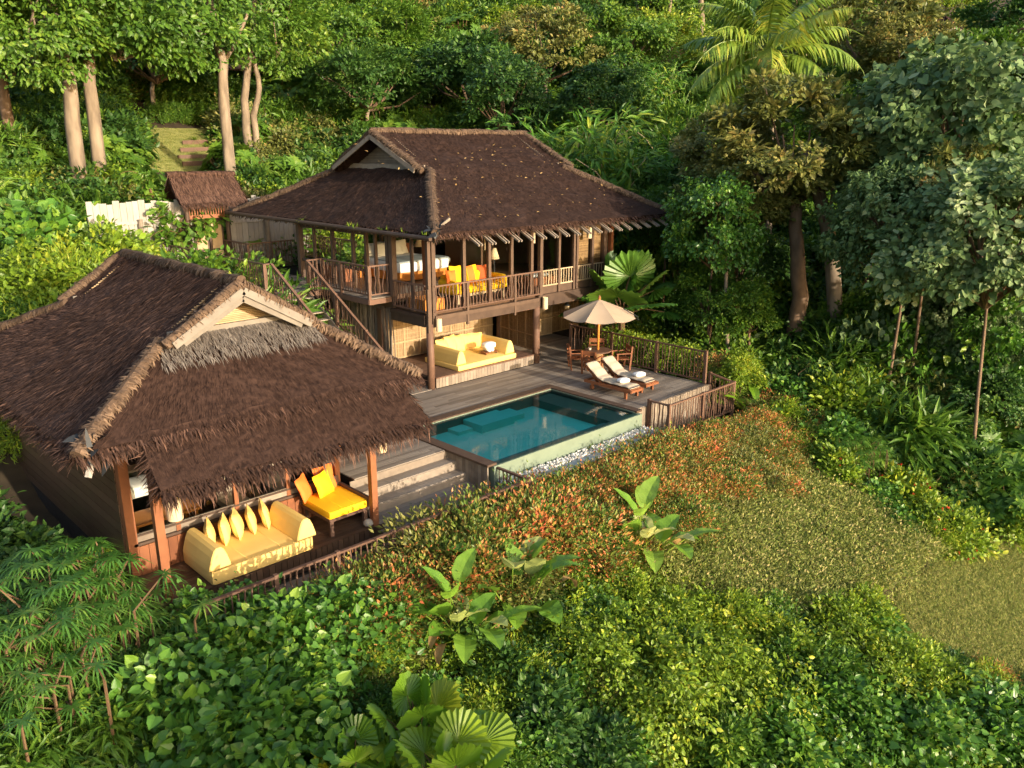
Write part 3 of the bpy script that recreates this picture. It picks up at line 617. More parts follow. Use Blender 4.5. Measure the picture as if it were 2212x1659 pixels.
# ---------------------------------------------------------------- soft furnishings
def slab(c, d, rz=0, m=0, puff=.03, rnd=.06, n=10, pipe=False):
    """cushion block: rounded box with slightly domed faces"""
    mb = MB(); d = np.asarray(d, float)/2; g_ = np.linspace(-1, 1, n); V = []; F = []
    def face(ax, sg):
        k = len(V)
        for a in g_:
            for b in g_:
                p = np.zeros(3); p[ax] = sg; p[(ax+1) % 3] = a; p[(ax+2) % 3] = b; q = p*d
                inner = np.clip(q, -(d-rnd), d-rnd); dv = q-inner; L = np.linalg.norm(dv); q = inner+dv/L*rnd if L > 1e-9 else q
                q[ax] += sg*puff*(1-a*a)*(1-b*b); V.append(q)
        for i in range(n-1):
            for j in range(n-1):
                f = (k+i*n+j, k+(i+1)*n+j, k+(i+1)*n+j+1, k+i*n+j+1); F.append(f if sg > 0 else f[::-1])
    for ax in range(3):
        for sg in (-1, 1): face(ax, sg)
    if pipe:
        P = [(d[0]*a, d[1]*b_, 0) for a, b_ in ((-.96, -1), (.96, -1), (1, -.93), (1, .93), (.96, 1), (-.96, 1), (-1, .93), (-1, -.93), (-.96, -1))]
        for z in (-1, 1): mb.tube(np.array(P)*(.985, .985, 1)+np.asarray(c)+Z*z*(d[2]-rnd*.35), .011, 5, m, 1.)
        for x in (-.33, .34): mb.tube(np.array([(d[0]*x, -d[1]*.97, 0), (d[0]*x, d[1]*.97, 0)])+np.asarray(c)+Z*(d[2]+puff*.75), .006, 4, m, 0.)
    A = np.array(V); c_, s_ = math.cos(rz), math.sin(rz); A = A@np.array([[c_, s_, 0], [-s_, c_, 0], [0, 0, 1]])+np.asarray(c); mb.poly(A, F, m); return mb
def pillow(w_, h, t, m=0, n=13):
    """upright pillow in local x (width), z (height), thickness y; base at z=0"""
    mb = MB(); g_ = np.linspace(-1, 1, n); u, v = np.meshgrid(g_, g_); k = 1-.10*(1-np.abs(v))*np.abs(u)**3; k2 = 1-.10*(1-np.abs(u))*np.abs(v)**3
    X = u*w_/2*k; Zz = v*h/2*k2+h/2; T = t/2*((1-np.abs(u)**2.6)*(1-np.abs(v)**2.6))**.55
    T = T+.012*np.sin(u*5+v*3)*(1-u*u)*(1-v*v)
    a = np.array([j*n+i for j in range(n-1) for i in range(n-1)]); F = np.stack([a, a+1, a+n+1, a+n], 1)
    for s in (1, -1): mb.raw(np.stack([X, s*T, Zz], -1).reshape(-1, 3), (F if s < 0 else F[:, ::-1]).ravel(), np.full(len(F), 4), m, .5)
    E = [(X[0], Zz[0]), (X[:, -1], Zz[:, -1]), (X[-1, ::-1], Zz[-1, ::-1]), (X[::-1, 0], Zz[::-1, 0])]
    P = np.array([(x, 0, z) for xs_, zs_ in E for x, z in zip(xs_[:-1], zs_[:-1])]); mb.tube(np.vstack([P, P[:1]]), .012, 5, m, .8); return mb
def put_pillow(mesh_or_mb, mats, loc, rz, lean, label, group=None, name='pillow', cat='pillow'):
    me = mesh_or_mb if isinstance(mesh_or_mb, bpy.types.Mesh) else mesh_or_mb.mesh(name, mats, True)
    o = link(name, me); o.location = loc; o.rotation_euler = (lean+R(rng.uniform(-5, 5)), R(rng.uniform(-4, 4)), rz); o.scale = (rng.uniform(.93, 1.06), rng.uniform(.85, 1.15), rng.uniform(.93, 1.05)); return tag(o, label, cat, group)
def bolster(p, q, w_, h, label, group):
    """wedge bolster with a rounded top, from p to q"""
    p = np.asarray(p, float); q = np.asarray(q, float); d = (q-p)/np.linalg.norm(q-p); s = np.cross(d, Z)
    pr_ = [(-.5, .04), (-.47, .0), (.47, 0.), (.5, .04), (.46, .22), (.34, .62), (.22, .88), (.1, .985), (-.1, .985), (-.22, .88), (-.34, .62), (-.46, .22)]
    mb = MB(); V = []; k = len(pr_)
    for t, sc_ in ((0, .9), (.02, 1), (.25, 1.01), (.5, 1.02), (.75, 1.01), (.98, 1), (1, .9)):
        for a, b in pr_: V.append(p+(q-p)*t+s*a*w_*sc_+Z*((b-.4)*sc_+.4)*h)
    F = [(i*k+j, i*k+(j+1) % k, (i+1)*k+(j+1) % k, (i+1)*k+j) for i in range(6) for j in range(k)]+[tuple(range(k)), tuple(6*k+j for j in reversed(range(k)))]
    mb.poly(V, F); return one(mb, 'bolster', M['pale'], label, 'bolster', False, group)

# pavilion daybed
one(slab((-9.82, -5.55, -.62), (2.45, 1.5, .34), puff=.015, rnd=.05, pipe=True), 'daybed_mattress', M['pale'], 'thick pale yellow mattress on the pavilion platform', 'mattress', True)
bolster((-10.84, -6.32, -.45), (-10.84, -4.95, -.45), .5, .5, 'pale yellow wedge bolster at the left end of the pavilion mattress', 'wedge bolsters')
bolster((-8.78, -6.36, -.45), (-8.78, -4.95, -.45), .5, .5, 'pale yellow wedge bolster at the end of the pavilion mattress beside the bench', 'wedge bolsters')
pm = pillow(.60, .60, .24).mesh('pillow', M['pale'], True)
who = ['beside the left bolster', 'second from the left', 'in the middle', 'second from the right', 'nearest the bench']
for k in range(5):
    put_pillow(pm, None, (-10.5+.36*k, -5.2+.04*k, -.46), R(62+rng.uniform(-6, 6)), R(-10), 'pale yellow pillow of the pavilion row, '+who[k], 'five pale pillows in a row')
# bench with yellow seat
bench = thing('bench', 'low dark wooden bench with yellow seat cushion by the pavilion post', 'bench', (-7.45, -5.45, -.8))
mb = MB(); mb.b2((-8.02, -6.1, -.40), (-6.9, -4.78, -.33)); part(mb, 'seat_frame', 'rail', bench)
for x, y in ((-7.94, -6.02), (-6.98, -6.02), (-7.94, -4.86), (-6.98, -4.86)):
    mb = MB(); mb.b2((x-.05, y-.05, -.8), (x+.05, y+.05, -.40)); part(mb, 'leg', 'rail', bench)
mb = MB(); mb.b2((-6.9, -6.1, -.33), (-6.83, -4.72, -.08)); mb.b2((-8.02, -4.78, -.33), (-6.9, -4.70, .12)); part(mb, 'backrest', 'rail', bench)
one(slab((-7.46, -5.44, -.24), (1.08, 1.28, .2), puff=.02, rnd=.05, pipe=True), 'seat_cushion', M['yellow'], 'strong yellow seat cushion on the pavilion bench', 'cushion', True)
pb = pillow(.58, .58, .2)
put_pillow(pillow(.56, .6, .18), M['orange'], (-7.90, -5.0, -.15), R(38), R(-16), 'orange pillow on the bench standing left of the yellow one')
put_pillow(pillow(.56, .58, .18), M['yellow'], (-7.45, -5.14, -.15), R(22), R(-18), 'bright yellow pillow leaning on orange pillows on the bench')
put_pillow(pillow(.56, .62, .18), M['orange'], (-7.28, -4.86, -.15), R(5), R(-14), 'orange pillow half hidden behind the yellow pillow on the bench')
mb = MB(); mb.lathe([(.0, 0), (.09, .01), (.125, .06), (.12, .12), (.07, .165), (0, .175)], (0, 0, 0), 14); o = mb.build('stone_ball', M['stone'], None, True); o.location = (-6.98, -6.16, -.8)
tag(o, 'small round stone lamp at the foot of the right pavilion post', 'lamp')
# table inside the pavilion, white bench
tb = thing('table', 'orange brown wooden table behind the pavilion windows', 'table', (-10.9, -3.4, -.8))
mb = MB(); mb.b2((-11.7, -3.8, -.12), (-10.1, -3.0, -.06), 0, .9); part(mb, 'tabletop', 'tan', tb)
for x, y in ((-11.6, -3.7), (-10.2, -3.7), (-11.6, -3.1), (-10.2, -3.1)): mb = MB(); mb.b2((x-.04, y-.04, -.8), (x+.04, y+.04, -.12)); part(mb, 'leg', 'tan', tb)
one(slab((-11.2, -1.9, .1), (1.7, .8, .3)), 'massage_bed', M['white'], 'white covered bed seen through the left pavilion window', 'bed', True)
for x, lb in ((-9.1, 'pale cushion chair behind the middle pavilion window'), (-7.8, 'pale cushion chair behind the right pavilion window')):
    c = thing('chair', lb, 'chair', (x, -3.4, -.8)); mb = MB(); mb.b2((x-.3, -3.7, -.45), (x+.3, -3.1, -.3)); part(mb, 'seat', 'cream', c)
    mb = MB(); mb.beam((x, -3.15, -.35), (x, -2.95, .35), .6, .08, up=np.array([0, 1., 0])); part(mb, 'backrest', 'cream', c)
    for dx in (-.25, .25):
        for y in (-3.65, -3.15): mb = MB(); mb.b2((x+dx-.03, y-.03, -.8), (x+dx+.03, y+.03, -.45)); part(mb, 'leg', 'rail', c)

# daybed under the balcony
one(slab((2.72, .95, .49), (2.95, 1.95, .2), puff=.012, rnd=.04, pipe=True), 'daybed_mattress', M['pale'], 'pale yellow mattress on the platform under the balcony', 'mattress', True)
bolster((1.5, .08, .59), (1.5, 1.75, .59), .46, .5, 'pale yellow wedge bolster behind the round corner post of the villa', 'wedge bolsters')
bolster((3.96, .08, .59), (3.96, 1.75, .59), .46, .5, 'pale yellow wedge bolster by the woven screen under the balcony', 'wedge bolsters')
pw = pillow(.62, .66, .24).mesh('pillow', M['pale'], True)
for k, lb in enumerate(['against the left bolster', 'second from the left bolster', 'tallest in the middle', 'with a shadow, left of the right bolster', 'tucked against the right bolster']):
    put_pillow(pw, None, (1.98+.40*k, 1.62+.03*(k % 2), .585), R(8-5*k+rng.uniform(-8, 8)), R(-14), 'pale yellow pillow under the balcony, '+lb, 'five pillows under the balcony')
tray = thing('tray', 'small brown wooden tray on legs on the mattress under the balcony', 'tray', (3.33, .62, .59))
mb = MB(); mb.b2((3.02, .44, .665), (3.66, .82, .69)); part(mb, 'top', 'redwood', tray)
for x in (3.06, 3.6): mb = MB(); mb.b2((x, .46, .59), (x+.03, .8, .665)); part(mb, 'leg', 'redwood', tray)
def roll(p, q, r, label, group='towels'):
    mb = MB(); mb.tube([p, q], r, 14); return one(mb, 'towel', M['white'], label, 'towel', True, group)
roll((3.26, .46, .76), (3.26, .8, .76), .068, 'rolled white towel at the left of the tray'); roll((3.41, .46, .76), (3.41, .8, .76), .068, 'rolled white towel at the right of the tray')
one(slab((3.33, .62, .93), (.5, .32, .2), rnd=.05), 'towel', M['white'], 'folded white towel on top of the two rolled ones', 'towel', True, 'towels')

# lanterns on posts
def lantern(x, y, z0, z1, r, label):
    t = thing('lantern', label, 'lamp', (x, y, z0), 'cylinder lanterns'); mb = MB(); n = 18; th = np.arange(n)*2*math.pi/n
    V = [((r-k)*math.cos(a)+x, (r-k)*math.sin(a)+y, z) for k, z in ((0, z0), (0, z1), (.012, z1), (.012, z0)) for a in th]
    mb.poly(V, [(i*n+j, i*n+(j+1) % n, ((i+1) % 4)*n+(j+1) % n, ((i+1) % 4)*n+j) for i in range(4) for j in range(n)]); part(mb, 'shade', 'shade', t)
    mb = MB(); mb.tube([(x, y, z1-.1), (x, y+.12, z1-.1)], .012, 6); mb.tube([(x, y, z1-.1), (x, y, z1-.25)], .03, 8); part(mb, 'bracket', 'black', t)
lantern(.22, -.24, 2.08, 2.52, .105, 'pale cylinder lantern on the villa corner post below the balcony')
lantern(5.52, -.26, 2.16, 2.62, .105, 'pale cylinder lantern at the second round post of the villa')
lantern(-11.66, -6.34, 1.0, 1.55, .15, 'pale cylinder lantern on the left pavilion post under the fringe')
lantern(-6.62, -6.36, 1.12, 1.7, .12, 'pale cylinder lantern on the right pavilion post near the steps')
lantern(6.1, 1.0, 4.55, 5.05, .1, 'cylinder lamp hanging behind the upper windows, left of the blinds')
lantern(8.0, -.3, 4.7, 5.15, .1, 'cylinder lamp hanging before the brown blinds upstairs')
o = thing('pendant_lamp', 'small cone shaped hanging lamp under the balcony beam near the parasol', 'lamp', (8.4, 1.2, 1.8))
mb = MB(); mb.lathe([(.14, 0), (.05, .12), (.015, .16), (.012, .5)], (8.4, 1.2, 1.72), 14); part(mb, 'lamp_shade', 'black', o); mb = MB(); mb.lathe([(.1, 0), (.1, .1)], (8.4, 1.2, 1.6), 12); part(mb, 'diffuser', 'shade', o)

# inside the villa
bed = thing('bed', 'large white bed in the upstairs bedroom', 'bed', (3.2, 5.6, 3.05))
part(slab((3.2, 5.55, 3.62), (2.5, 2.7, .42), rnd=.08), 'mattress', 'white', bed, True)
part(slab((3.2, 5.0, 3.845), (2.52, 1.5, .05), rnd=.02, puff=.01), 'blanket', 'grey', bed, True)
mb = MB(); mb.b2((2.0, 4.3, 3.08), (4.4, 6.9, 3.42)); part(mb, 'bed_base', 'tan', bed)
mb = MB(); mb.b2((1.8, 7.05, 3.05), (4.6, 7.2, 4.2)); part(mb, 'headboard', 'redwood', bed)
pwm = pillow(.78, .6, .24).mesh('pillow', M['white'], True)
for k, (x, y) in enumerate(((2.4, 6.75), (3.15, 6.8), (3.9, 6.75), (2.75, 6.4), (3.5, 6.42))):
    put_pillow(pwm, None, (x, y, 3.82), R(4*k-8), R(-20), 'white bed pillow upstairs, '+['left of the back row', 'centre of the back row', 'right of the back row', 'left of the front pair', 'right of the front pair'][k], 'white bed pillows')
part(slab((4.5, 4.7, 3.72), (.24, .9, .26), rnd=.1), 'foot_roll', 'grey', bed, True)
def lamp(x, y, z0, h, label, r0=.2, r1=.08, sh=.34):
    t = thing('table_lamp', label, 'lamp', (x, y, z0)); mb = MB(); mb.tube([(x, y, z0), (x, y, z0+h)], .02, 6); mb.lathe([(.09, 0), (.09, .02)], (x, y, z0), 12); part(mb, 'stand', 'black', t)
    mb = MB(); mb.lathe([(r0, 0), (r1, sh)], (x, y, z0+h-.05), 16); part(mb, 'lamp_shade', 'shade', t, True)
lamp(4.75, 1.8, 2.65, 1.38, 'pale cone shaded floor lamp behind the yellow sofa', .21, .08, .42)
lamp(4.95, 6.7, 3.6, .5, 'cone shaded bedside lamp nearer the corner post', .3, .12, .4); lamp(1.5, 6.8, 3.6, .4, 'cone shaded bedside lamp beyond the bed', .28, .12, .4)
for x, lb in ((4.95, 'small bedside table nearer the corner post'), (1.5, 'small bedside table beyond the white bed')):
    mb = MB(); mb.b2((x-.25, 6.5, 3.05), (x+.25, 6.95, 3.58)); mb.b2((x-.27, 6.48, 3.58), (x+.27, 6.97, 3.61)); one(mb, 'bedside_table', M['tan'], lb, 'table')
dsk = thing('desk', 'reddish wooden desk behind the landing railing', 'desk', (.9, 6.3, 3.05))
mb = MB(); mb.b2((.5, 5.9, 3.95), (1.1, 7.5, 4.01)); part(mb, 'desktop', 'redwood', dsk); mb = MB(); mb.b2((.55, 5.95, 3.05), (1.05, 6.35, 3.95)); part(mb, 'drawer_unit', 'redwood', dsk)
mb = MB(); mb.b2((.55, 7.35, 3.05), (1.05, 7.45, 3.95)); part(mb, 'side_panel', 'redwood', dsk)
one(slab((.8, 6.9, 4.07), (.3, .4, .12), rnd=.05), 'cloth_bundle', M['white'], 'crumpled white cloth lying on the desk', 'cloth', True)
sofa = thing('sofa', 'yellow sofa with scalloped seat roll and pale wooden frame on the balcony', 'sofa', (3.15, 1.3, 2.65))
mb = MB(); mb.b2((1.95, .75, 2.93), (4.3, 1.75, 3.0))
for x in (2.0, 4.25):
    for y in (.8, 1.7): mb.b2((x-.05, y-.05, 2.65), (x+.05, y+.05, 2.93))
for x in np.arange(2.15, 4.25, .2): mb.b2((x, .74, 2.9), (x+.1, .78, 3.0))
part(mb, 'frame', 'palepole', sofa)
mb = slab((3.15, 1.25, 3.1), (2.35, 1.0, .2), puff=.01, rnd=.08)
for x in np.arange(2.1, 4.27, .24): mb.tube([(x, .74, 3.1), (x, 1.5, 3.2)], .115, 10)
part(mb, 'seat', 'yellow', sofa, True)
for x, lb in ((1.91, 0), (4.37, 0)): part(slab((x, 1.25, 3.25), (.2, 1.0, .5), rnd=.09), 'armrest', 'yellow', sofa, True)
part(slab((3.15, 1.75, 3.35), (2.3, .2, .55), rnd=.09), 'backrest', 'yellow', sofa, True)
put_pillow(pillow(.62, .58, .2), M['orange'], (2.02, 1.15, 3.26), R(15), R(-14), 'orange pillow at the left end of the balcony sofa')
put_pillow(pillow(.66, .68, .18), M['yellow'], (2.55, 1.5, 3.24), R(4), R(-12), 'yellow pillow behind the post on the balcony sofa')
mb = pillow(.78, .68, .18); x_ = [c for c in mb.v]
for i in range(len(mb.mi)):
    V = mb.v[i]; L = (mb.l[i]-sum(len(q) for q in mb.v[:i])); C = mb.c[i]; st_ = np.concatenate(([0], np.cumsum(C)[:-1])); xc = V[L[st_], 0]
    mb.mi[i] = (np.abs(xc) < .15).astype(np.int32)
put_pillow(mb, [M['yellow'], M['orange']], (3.22, 1.45, 3.24), R(-3), R(-14), 'yellow pillow with broad orange stripe on the sofa')
put_pillow(pillow(.6, .6, .18), M['rust'], (4.05, 1.6, 3.24), R(-6), R(-12), 'rust red pillow at the right of the balcony sofa')
mb = MB(); mb.b2((.2, .5, 2.65), (1.1, 1.4, 3.05))
for y in np.arange(.5, 1.4, .09): mb.b2((.18, y, 2.7), (.2, y+.07, 3.0))
one(mb, 'wooden_chest', M['tan'], 'orange brown slatted chest in the balcony corner', 'chest')
one(slab((6.2, .9, 3.3), (.9, .6, .12)), 'seat_pad', M['grey'], 'grey white pad on the bench behind the pale balusters', 'cushion', True)
mb = MB(); mb.b2((5.7, .5, 2.7), (7.2, 1.3, 3.22)); one(mb, 'window_bench', M['redwood'], 'red brown window bench behind the pale balusters', 'bench')

# ---------------------------------------------------------------- deck furniture
um = thing('parasol', 'open taupe canvas parasol on an orange pole at the deck table', 'parasol', (6.3, -2.33, 0))
ux, uy = 6.3, -2.33
mb = MB(); mb.tube([(ux, uy, .2), (ux, uy, 2.75)], .045, 10, 0, .6); part(mb, 'pole', 'tan', um, True)
mb = MB(); n = 8; mb2 = MB(); seg = 6; V = []; F = []
for k in range(n):
    a0 = 2*math.pi*k/n+.35; a1 = 2*math.pi*(k+1)/n+.35; rows = []
    for i in range(7):
        r_ = .04+1.41*i/6
        row = []
        for j in range(seg+1):
            f = j/seg; p0 = np.array([math.cos(a0), math.sin(a0)]); p1 = np.array([math.cos(a1), math.sin(a1)]); q = (p0*(1-f)+p1*f)*r_
            z = 2.70-.60*(r_/1.45)**1.08-.075*(r_/1.45)**2*4*f*(1-f); row.append(len(V)); V.append((q[0]+ux, q[1]+uy, z))
        rows.append(row)
    for i in range(6):
        for j in range(seg): F.append((rows[i][j], rows[i+1][j], rows[i+1][j+1], rows[i][j+1]))
mb.poly(V, F, 0, np.repeat(rng.random(n), 36)); cn = part(mb, 'canopy', 'taupe', um, True)
mb = MB()
for k in range(n):
    a = 2*math.pi*k/n+.35; mb.tube([(ux, uy, 2.62), (ux+1.43*math.cos(a), uy+1.43*math.sin(a), 2.06)], .014, 5); mb.tube([(ux, uy, 2.1), (ux+.7*math.cos(a), uy+.7*math.sin(a), 2.35)], .012, 5)
part(mb, 'rib_frame', 'redwood', um)
mb = MB(); mb.lathe([(.03, 0), (.05, .05), (.045, .1), (.015, .16), (0, .17)], (ux, uy, 2.7), 12); part(mb, 'finial', 'redwood', um, True)
mb = MB(); a = -.9; ca, sa = math.cos(a), math.sin(a)
for da in (0, .12):
    mb.tube([(ux+.9*math.cos(a+da), uy+.9*math.sin(a+da), 2.36), (ux+1.2*math.cos(a+da), uy+1.2*math.sin(a+da), 2.19), (ux+1.46*math.cos(a+da), uy+1.46*math.sin(a+da), 2.06), (ux+1.47*math.cos(a+da), uy+1.47*math.sin(a+da), 1.93)], .01, 5)
part(mb, 'tie_strap', 'black', um)
tbl = thing('table', 'round brown table with woven pedestal under the parasol', 'table', (ux, uy, 0))
mb = MB(); mb.lathe([(.0, .70), (.5, .70), (.52, .72), (.52, .745), (.5, .755), (0, .755)], (ux, uy, 0), 28); part(mb, 'tabletop', 'rail', tbl)
mb = MB(); mb.lathe([(.26, 0), (.17, .3), (.16, .42), (.24, .7)], (ux, uy, 0), 22); part(mb, 'pedestal', 'weave', tbl, True)
mb = MB(); mb.lathe([(.03, 0), (.055, .03), (.06, .09), (.055, .1), (.04, .04), (0, .03)], (ux-.3, uy+.16, .757), 14); o = one(mb, 'candle_bowl', M['stone'], 'small pale bowl on the round table', 'bowl', True)
ch = thing('armchair', 'brown slatted armchair facing the table, nearest the pool', 'chair', (0, 0, 0), 'four deck armchairs')
for x in (-.28, .28):
    mb = MB(); mb.b2((x-.025, -.28, 0), (x+.025, -.23, .64)); mb.build('leg', M['redwood'], ch)
    mb = MB(); mb.beam((x, .25, 0), (x, .33, .92), .05, .06, up=np.array([0, 1., 0])); mb.build('leg', M['redwood'], ch)
    mb = MB(); mb.b2((x-.035, -.3, .64), (x+.035, .3, .67)); mb.build('armrest', M['redwood'], ch)
mb = MB()
for y in np.arange(-.27, .25, .075): mb.b2((-.27, y, .42), (.27, y+.062, .44))
mb.build('seat', M['redwood'], ch)
mb = MB()
for z, h in ((.5, .07), (.62, .07), (.76, .16)): mb.box((0, .27+(z-.4)*.09, z+h/2), (.54, .025, h))
mb.build('backrest', M['redwood'], ch)
ch.location = (5.62, -2.62, 0); ch.rotation_euler = (0, 0, R(105))
dup(ch, (5.78, -1.72, 0), R(52), 'brown slatted armchair facing the table on its side toward the villa')
dup(ch, (6.98, -1.7, 0), R(-50), 'brown slatted armchair on the far side of the table by the fence')
dup(ch, (6.95, -2.95, 0), R(-120), 'brown slatted armchair half hidden behind the farther lounger head')
# loungers: local y from foot (0) to head
def pad(w_=.58):
    mb = MB(); prof = [(.0, .36), (.25, .37), (.6, .365), (.95, .37), (1.2, .38), (1.38, .43), (1.6, .58), (1.85, .75), (2.02, .86)]
    n = len(prof)*4-3; t = np.linspace(0, len(prof)-1, n); py = np.interp(t, np.arange(len(prof)), [p[0] for p in prof]); pz = np.interp(t, np.arange(len(prof)), [p[1] for p in prof])
    th = .1-.035*np.abs(np.cos(t*math.pi/1.33))**6; th[0] = th[-1] = .03
    xs_ = np.linspace(-1, 1, 9); V = []
    for sgn in (1, -1):
        for i in range(n):
            for x in xs_: V.append((x*w_/2*(1-.03*(i in (0, n-1))), py[i], pz[i]+th[i]/2+sgn*th[i]/2*(1-.75*abs(x)**4)))
    F = []; k = 9
    for i in range(n-1):
        for j in range(8):
            f = (i*k+j, i*k+j+1, (i+1)*k+j+1, (i+1)*k+j); F.append(f); F.append(tuple(n*k+q for q in reversed(f)))
        for j in (0, 8): F.append((i*k+j, (i+1)*k+j, n*k+(i+1)*k+j, n*k+i*k+j))
    for i in (0, n-1):
        for j in range(8): F.append((i*k+j, i*k+j+1, n*k+i*k+j+1, n*k+i*k+j))
    mb.poly(V, F); return mb
lo = thing('sun_lounger', 'teak sun lounger with cream pad nearer the pool', 'sun lounger', (0, 0, 0), 'two sun loungers')
mb = MB()
for x in (-.32, .32): mb.b2((x-.025, -.1, .24), (x+.025, 2.0, .33))
for y in (-.1, 1.95): mb.b2((-.32, y, .25), (.32, y+.04, .33))
for y in np.arange(-.06, 1.3, .075): mb.b2((-.31, y, .335), (.31, y+.06, .355))
mb.build('frame', M['redwood'], lo)
mb = MB()
for x in (-.27, .27): mb.beam((x, 1.28, .35), (x, 2.05, .80), .04, .05)
for k in range(9): f = k/8; mb.beam((-.29, 1.34+.66*f, .40+.39*f), (.29, 1.34+.66*f, .40+.39*f), .05, .02)
mb.beam((0, 1.75, .5), (0, 1.55, .28), .4, .04)
mb.build('backrest', M['redwood'], lo)
for x in (-.3, .3):
    mb = MB(); mb.b2((x-.035, .1, 0), (x+.035, .19, .28)); mb.build('leg', M['redwood'], lo)
    mb = MB(); mb.b2((x-.035, 1.6, .05), (x+.035, 1.69, .28)); mb.build('leg', M['redwood'], lo)
    mb = MB(); th = np.arange(14)*2*math.pi/14; V = [(x+dx, 1.72+.085*math.cos(a), .085+.085*math.sin(a)) for dx in (.045, .085) for a in th]
    mb.poly(V, [tuple(range(14)), tuple(range(27, 13, -1))]+[(j, (j+1) % 14, 14+(j+1) % 14, 14+j) for j in range(14)]); mb.build('wheel', M['redwood'], lo)
mb = pad(); mb.build('mattress', M['cream'], lo, True)
lo.location = (4.22, -5.72, 0); lo.rotation_euler = (0, 0, R(-1))
l2 = dup(lo, (5.22, -5.62, 0), R(-1), 'teak sun lounger with cream pad farther from the pool, beside the fence')
for x, y, lb in ((4.24, -5.2, 'folded white towel on the foot of the lounger nearer the pool'), (5.26, -5.1, 'folded white towel on the foot of the farther lounger')):
    one(slab((x, y, .53), (.40, .26, .12), rz=R(-14), rnd=.035), 'towel', M['white'], lb, 'towel', True, 'towels')

# ---------------------------------------------------------------- garden wall, gate house
wl = thing('board_wall', 'tall silvery board fence with uneven tops, left of the thatched gate', 'fence', (-3.4, 14, 2.6))
def boards(mb, x0, x1, y, z0, z1, w_=.27):
    x = x0
    while x < x1-.02:
        xe = min(x+w_*rng.uniform(.85, 1.1), x1); mb.b2((x+.006, y, z0), (xe-.006, y+.03, z1+rng.uniform(-.07, .1))); x = xe
mb = MB(); boards(mb, -6.2, -1.95, 14, 2.2, 6.0); part(mb, 'board_panel', 'board', wl)
for z in (3.5, 5.1): mb = MB(); mb.b2((-6.2, 13.93, z), (-1.95, 13.995, z+.13), 0, .6); part(mb, 'rail', 'board', wl)
for x in (-5.6, -4.2): mb = MB(); mb.tube([(x, 13.85, 2.2), (x, 13.86, 5.3)], .1, 9, 0, .3); part(mb, 'post', 'greywood', wl)
wr = thing('board_wall', 'grey board fence in shade between the gate and the villa', 'fence', (2, 14, 2.6))
mb = MB(); boards(mb, -.2, 5.0, 14, 2.6, 6.0); part(mb, 'board_panel', 'board', wr)
for z in (3.6, 4.9): mb = MB(); mb.b2((-.2, 13.93, z), (5, 13.995, z+.13), 0, .6); part(mb, 'rail', 'board', wr)
for x in (1.5, 3.2): mb = MB(); mb.tube([(x, 13.8, 2.6), (x, 13.8, 5.6)], .12, 9, 0, .5); part(mb, 'post', 'greywood', wr)
gh = thing('gatehouse', 'small thatched gate roof over brown double doors', 'gatehouse', (-1.1, 14, 3.05))
mb = MB(); thatch_quad(mb, (-2.75, 13.05, 5.95), (.25, 13.05, 5.95), (.2, 14.15, 7.05), (-2.7, 14.15, 7.05), 420, .3, .75, .032, .36); thatch_quad(mb, (.25, 15.2, 5.95), (-2.75, 15.2, 5.95), (-2.7, 14.15, 7.05), (.2, 14.15, 7.05), 60, .3, .6)
fringe(mb, (-2.75, 13.05, 5.95), (.25, 13.05, 5.95), (0, -1, 0), 160, .32, .3, .7); fringe(mb, (.25, 13.05, 5.95), (.2, 14.15, 7.05), (1, 0, 0), 120, .3, .3, .7); r_ = mb.build('roof', M['thatch'], gh)
capline([(-2.8, 14.15, 7.08), (.3, 14.15, 7.08)], .13).build('ridge_cap', M['thatch'], r_)
for x in (-2.3, -.5): mb = MB(); mb.tube([(x, 13.6, 2.9), (x, 13.6, 6.2)], .1, 10, 0, .5); part(mb, 'post', 'wood', gh)
for a, b in ((-1.95, -1.3), (-1.25, -.6)):
    mb = MB(); mb.b2((a, 13.9, 3.08), (b, 13.96, 5.15), 0, .4); o = part(mb, 'door', 'wood', gh)
    for z0, z1 in ((3.2, 3.75), (3.85, 5.0)): mb = MB(); mb.b2((a+.09, 13.88, z0), (b-.09, 13.9, z1), 0, .7); part(mb, 'door_panel', 'bamboo', o)
mb = MB(); mb.b2((-2.25, 13.6, 5.2), (-.5, 13.7, 5.36), 0, .8)
for x in np.arange(-2.2, -.5, .12): mb.b2((x, 13.63, 5.36), (x+.05, 13.67, 5.95), 0, .9)
part(mb, 'lattice', 'redwood', gh)

# ---------------------------------------------------------------- plants
kite = ([(0, 0, 0), (-.23, .42, .05), (0, 1, -.10), (.23, .42, .05)], [(0, 3, 2), (0, 2, 1)])
oval = ([(0, 0, 0), (-.24, .25, .05), (-.25, .62, .04), (0, 1, -.12), (.25, .62, .04), (.24, .25, .05), (0, .45, 0)], [(0, 6, 1), (1, 6, 2), (2, 6, 3), (3, 6, 4), (4, 6, 5), (5, 6, 0)])
heart = ([(0, .06, 0), (-.26, -.08, .07), (-.49, .2, .08), (-.36, .62, .03), (0, 1, -.16), (.36, .62, .03), (.49, .2, .08), (.26, -.08, .07)], [(0, 4, 3, 2, 1), (0, 7, 6, 5, 4)])
lance = ([(0, 0, 0), (-.09, .3, .03), (-.08, .65, -.04), (0, 1, -.22), (.08, .65, -.04), (.09, .3, .03), (0, .4, -.01)], [(0, 6, 1), (1, 6, 2), (2, 6, 3), (3, 6, 4), (4, 6, 5), (5, 6, 0)])
strip = ([(-.03, 0, 0), (.03, 0, 0), (-.035, .45, .02), (.035, .45, .02), (0, 1, -.28)], [(0, 1, 3, 2), (2, 3, 4)])
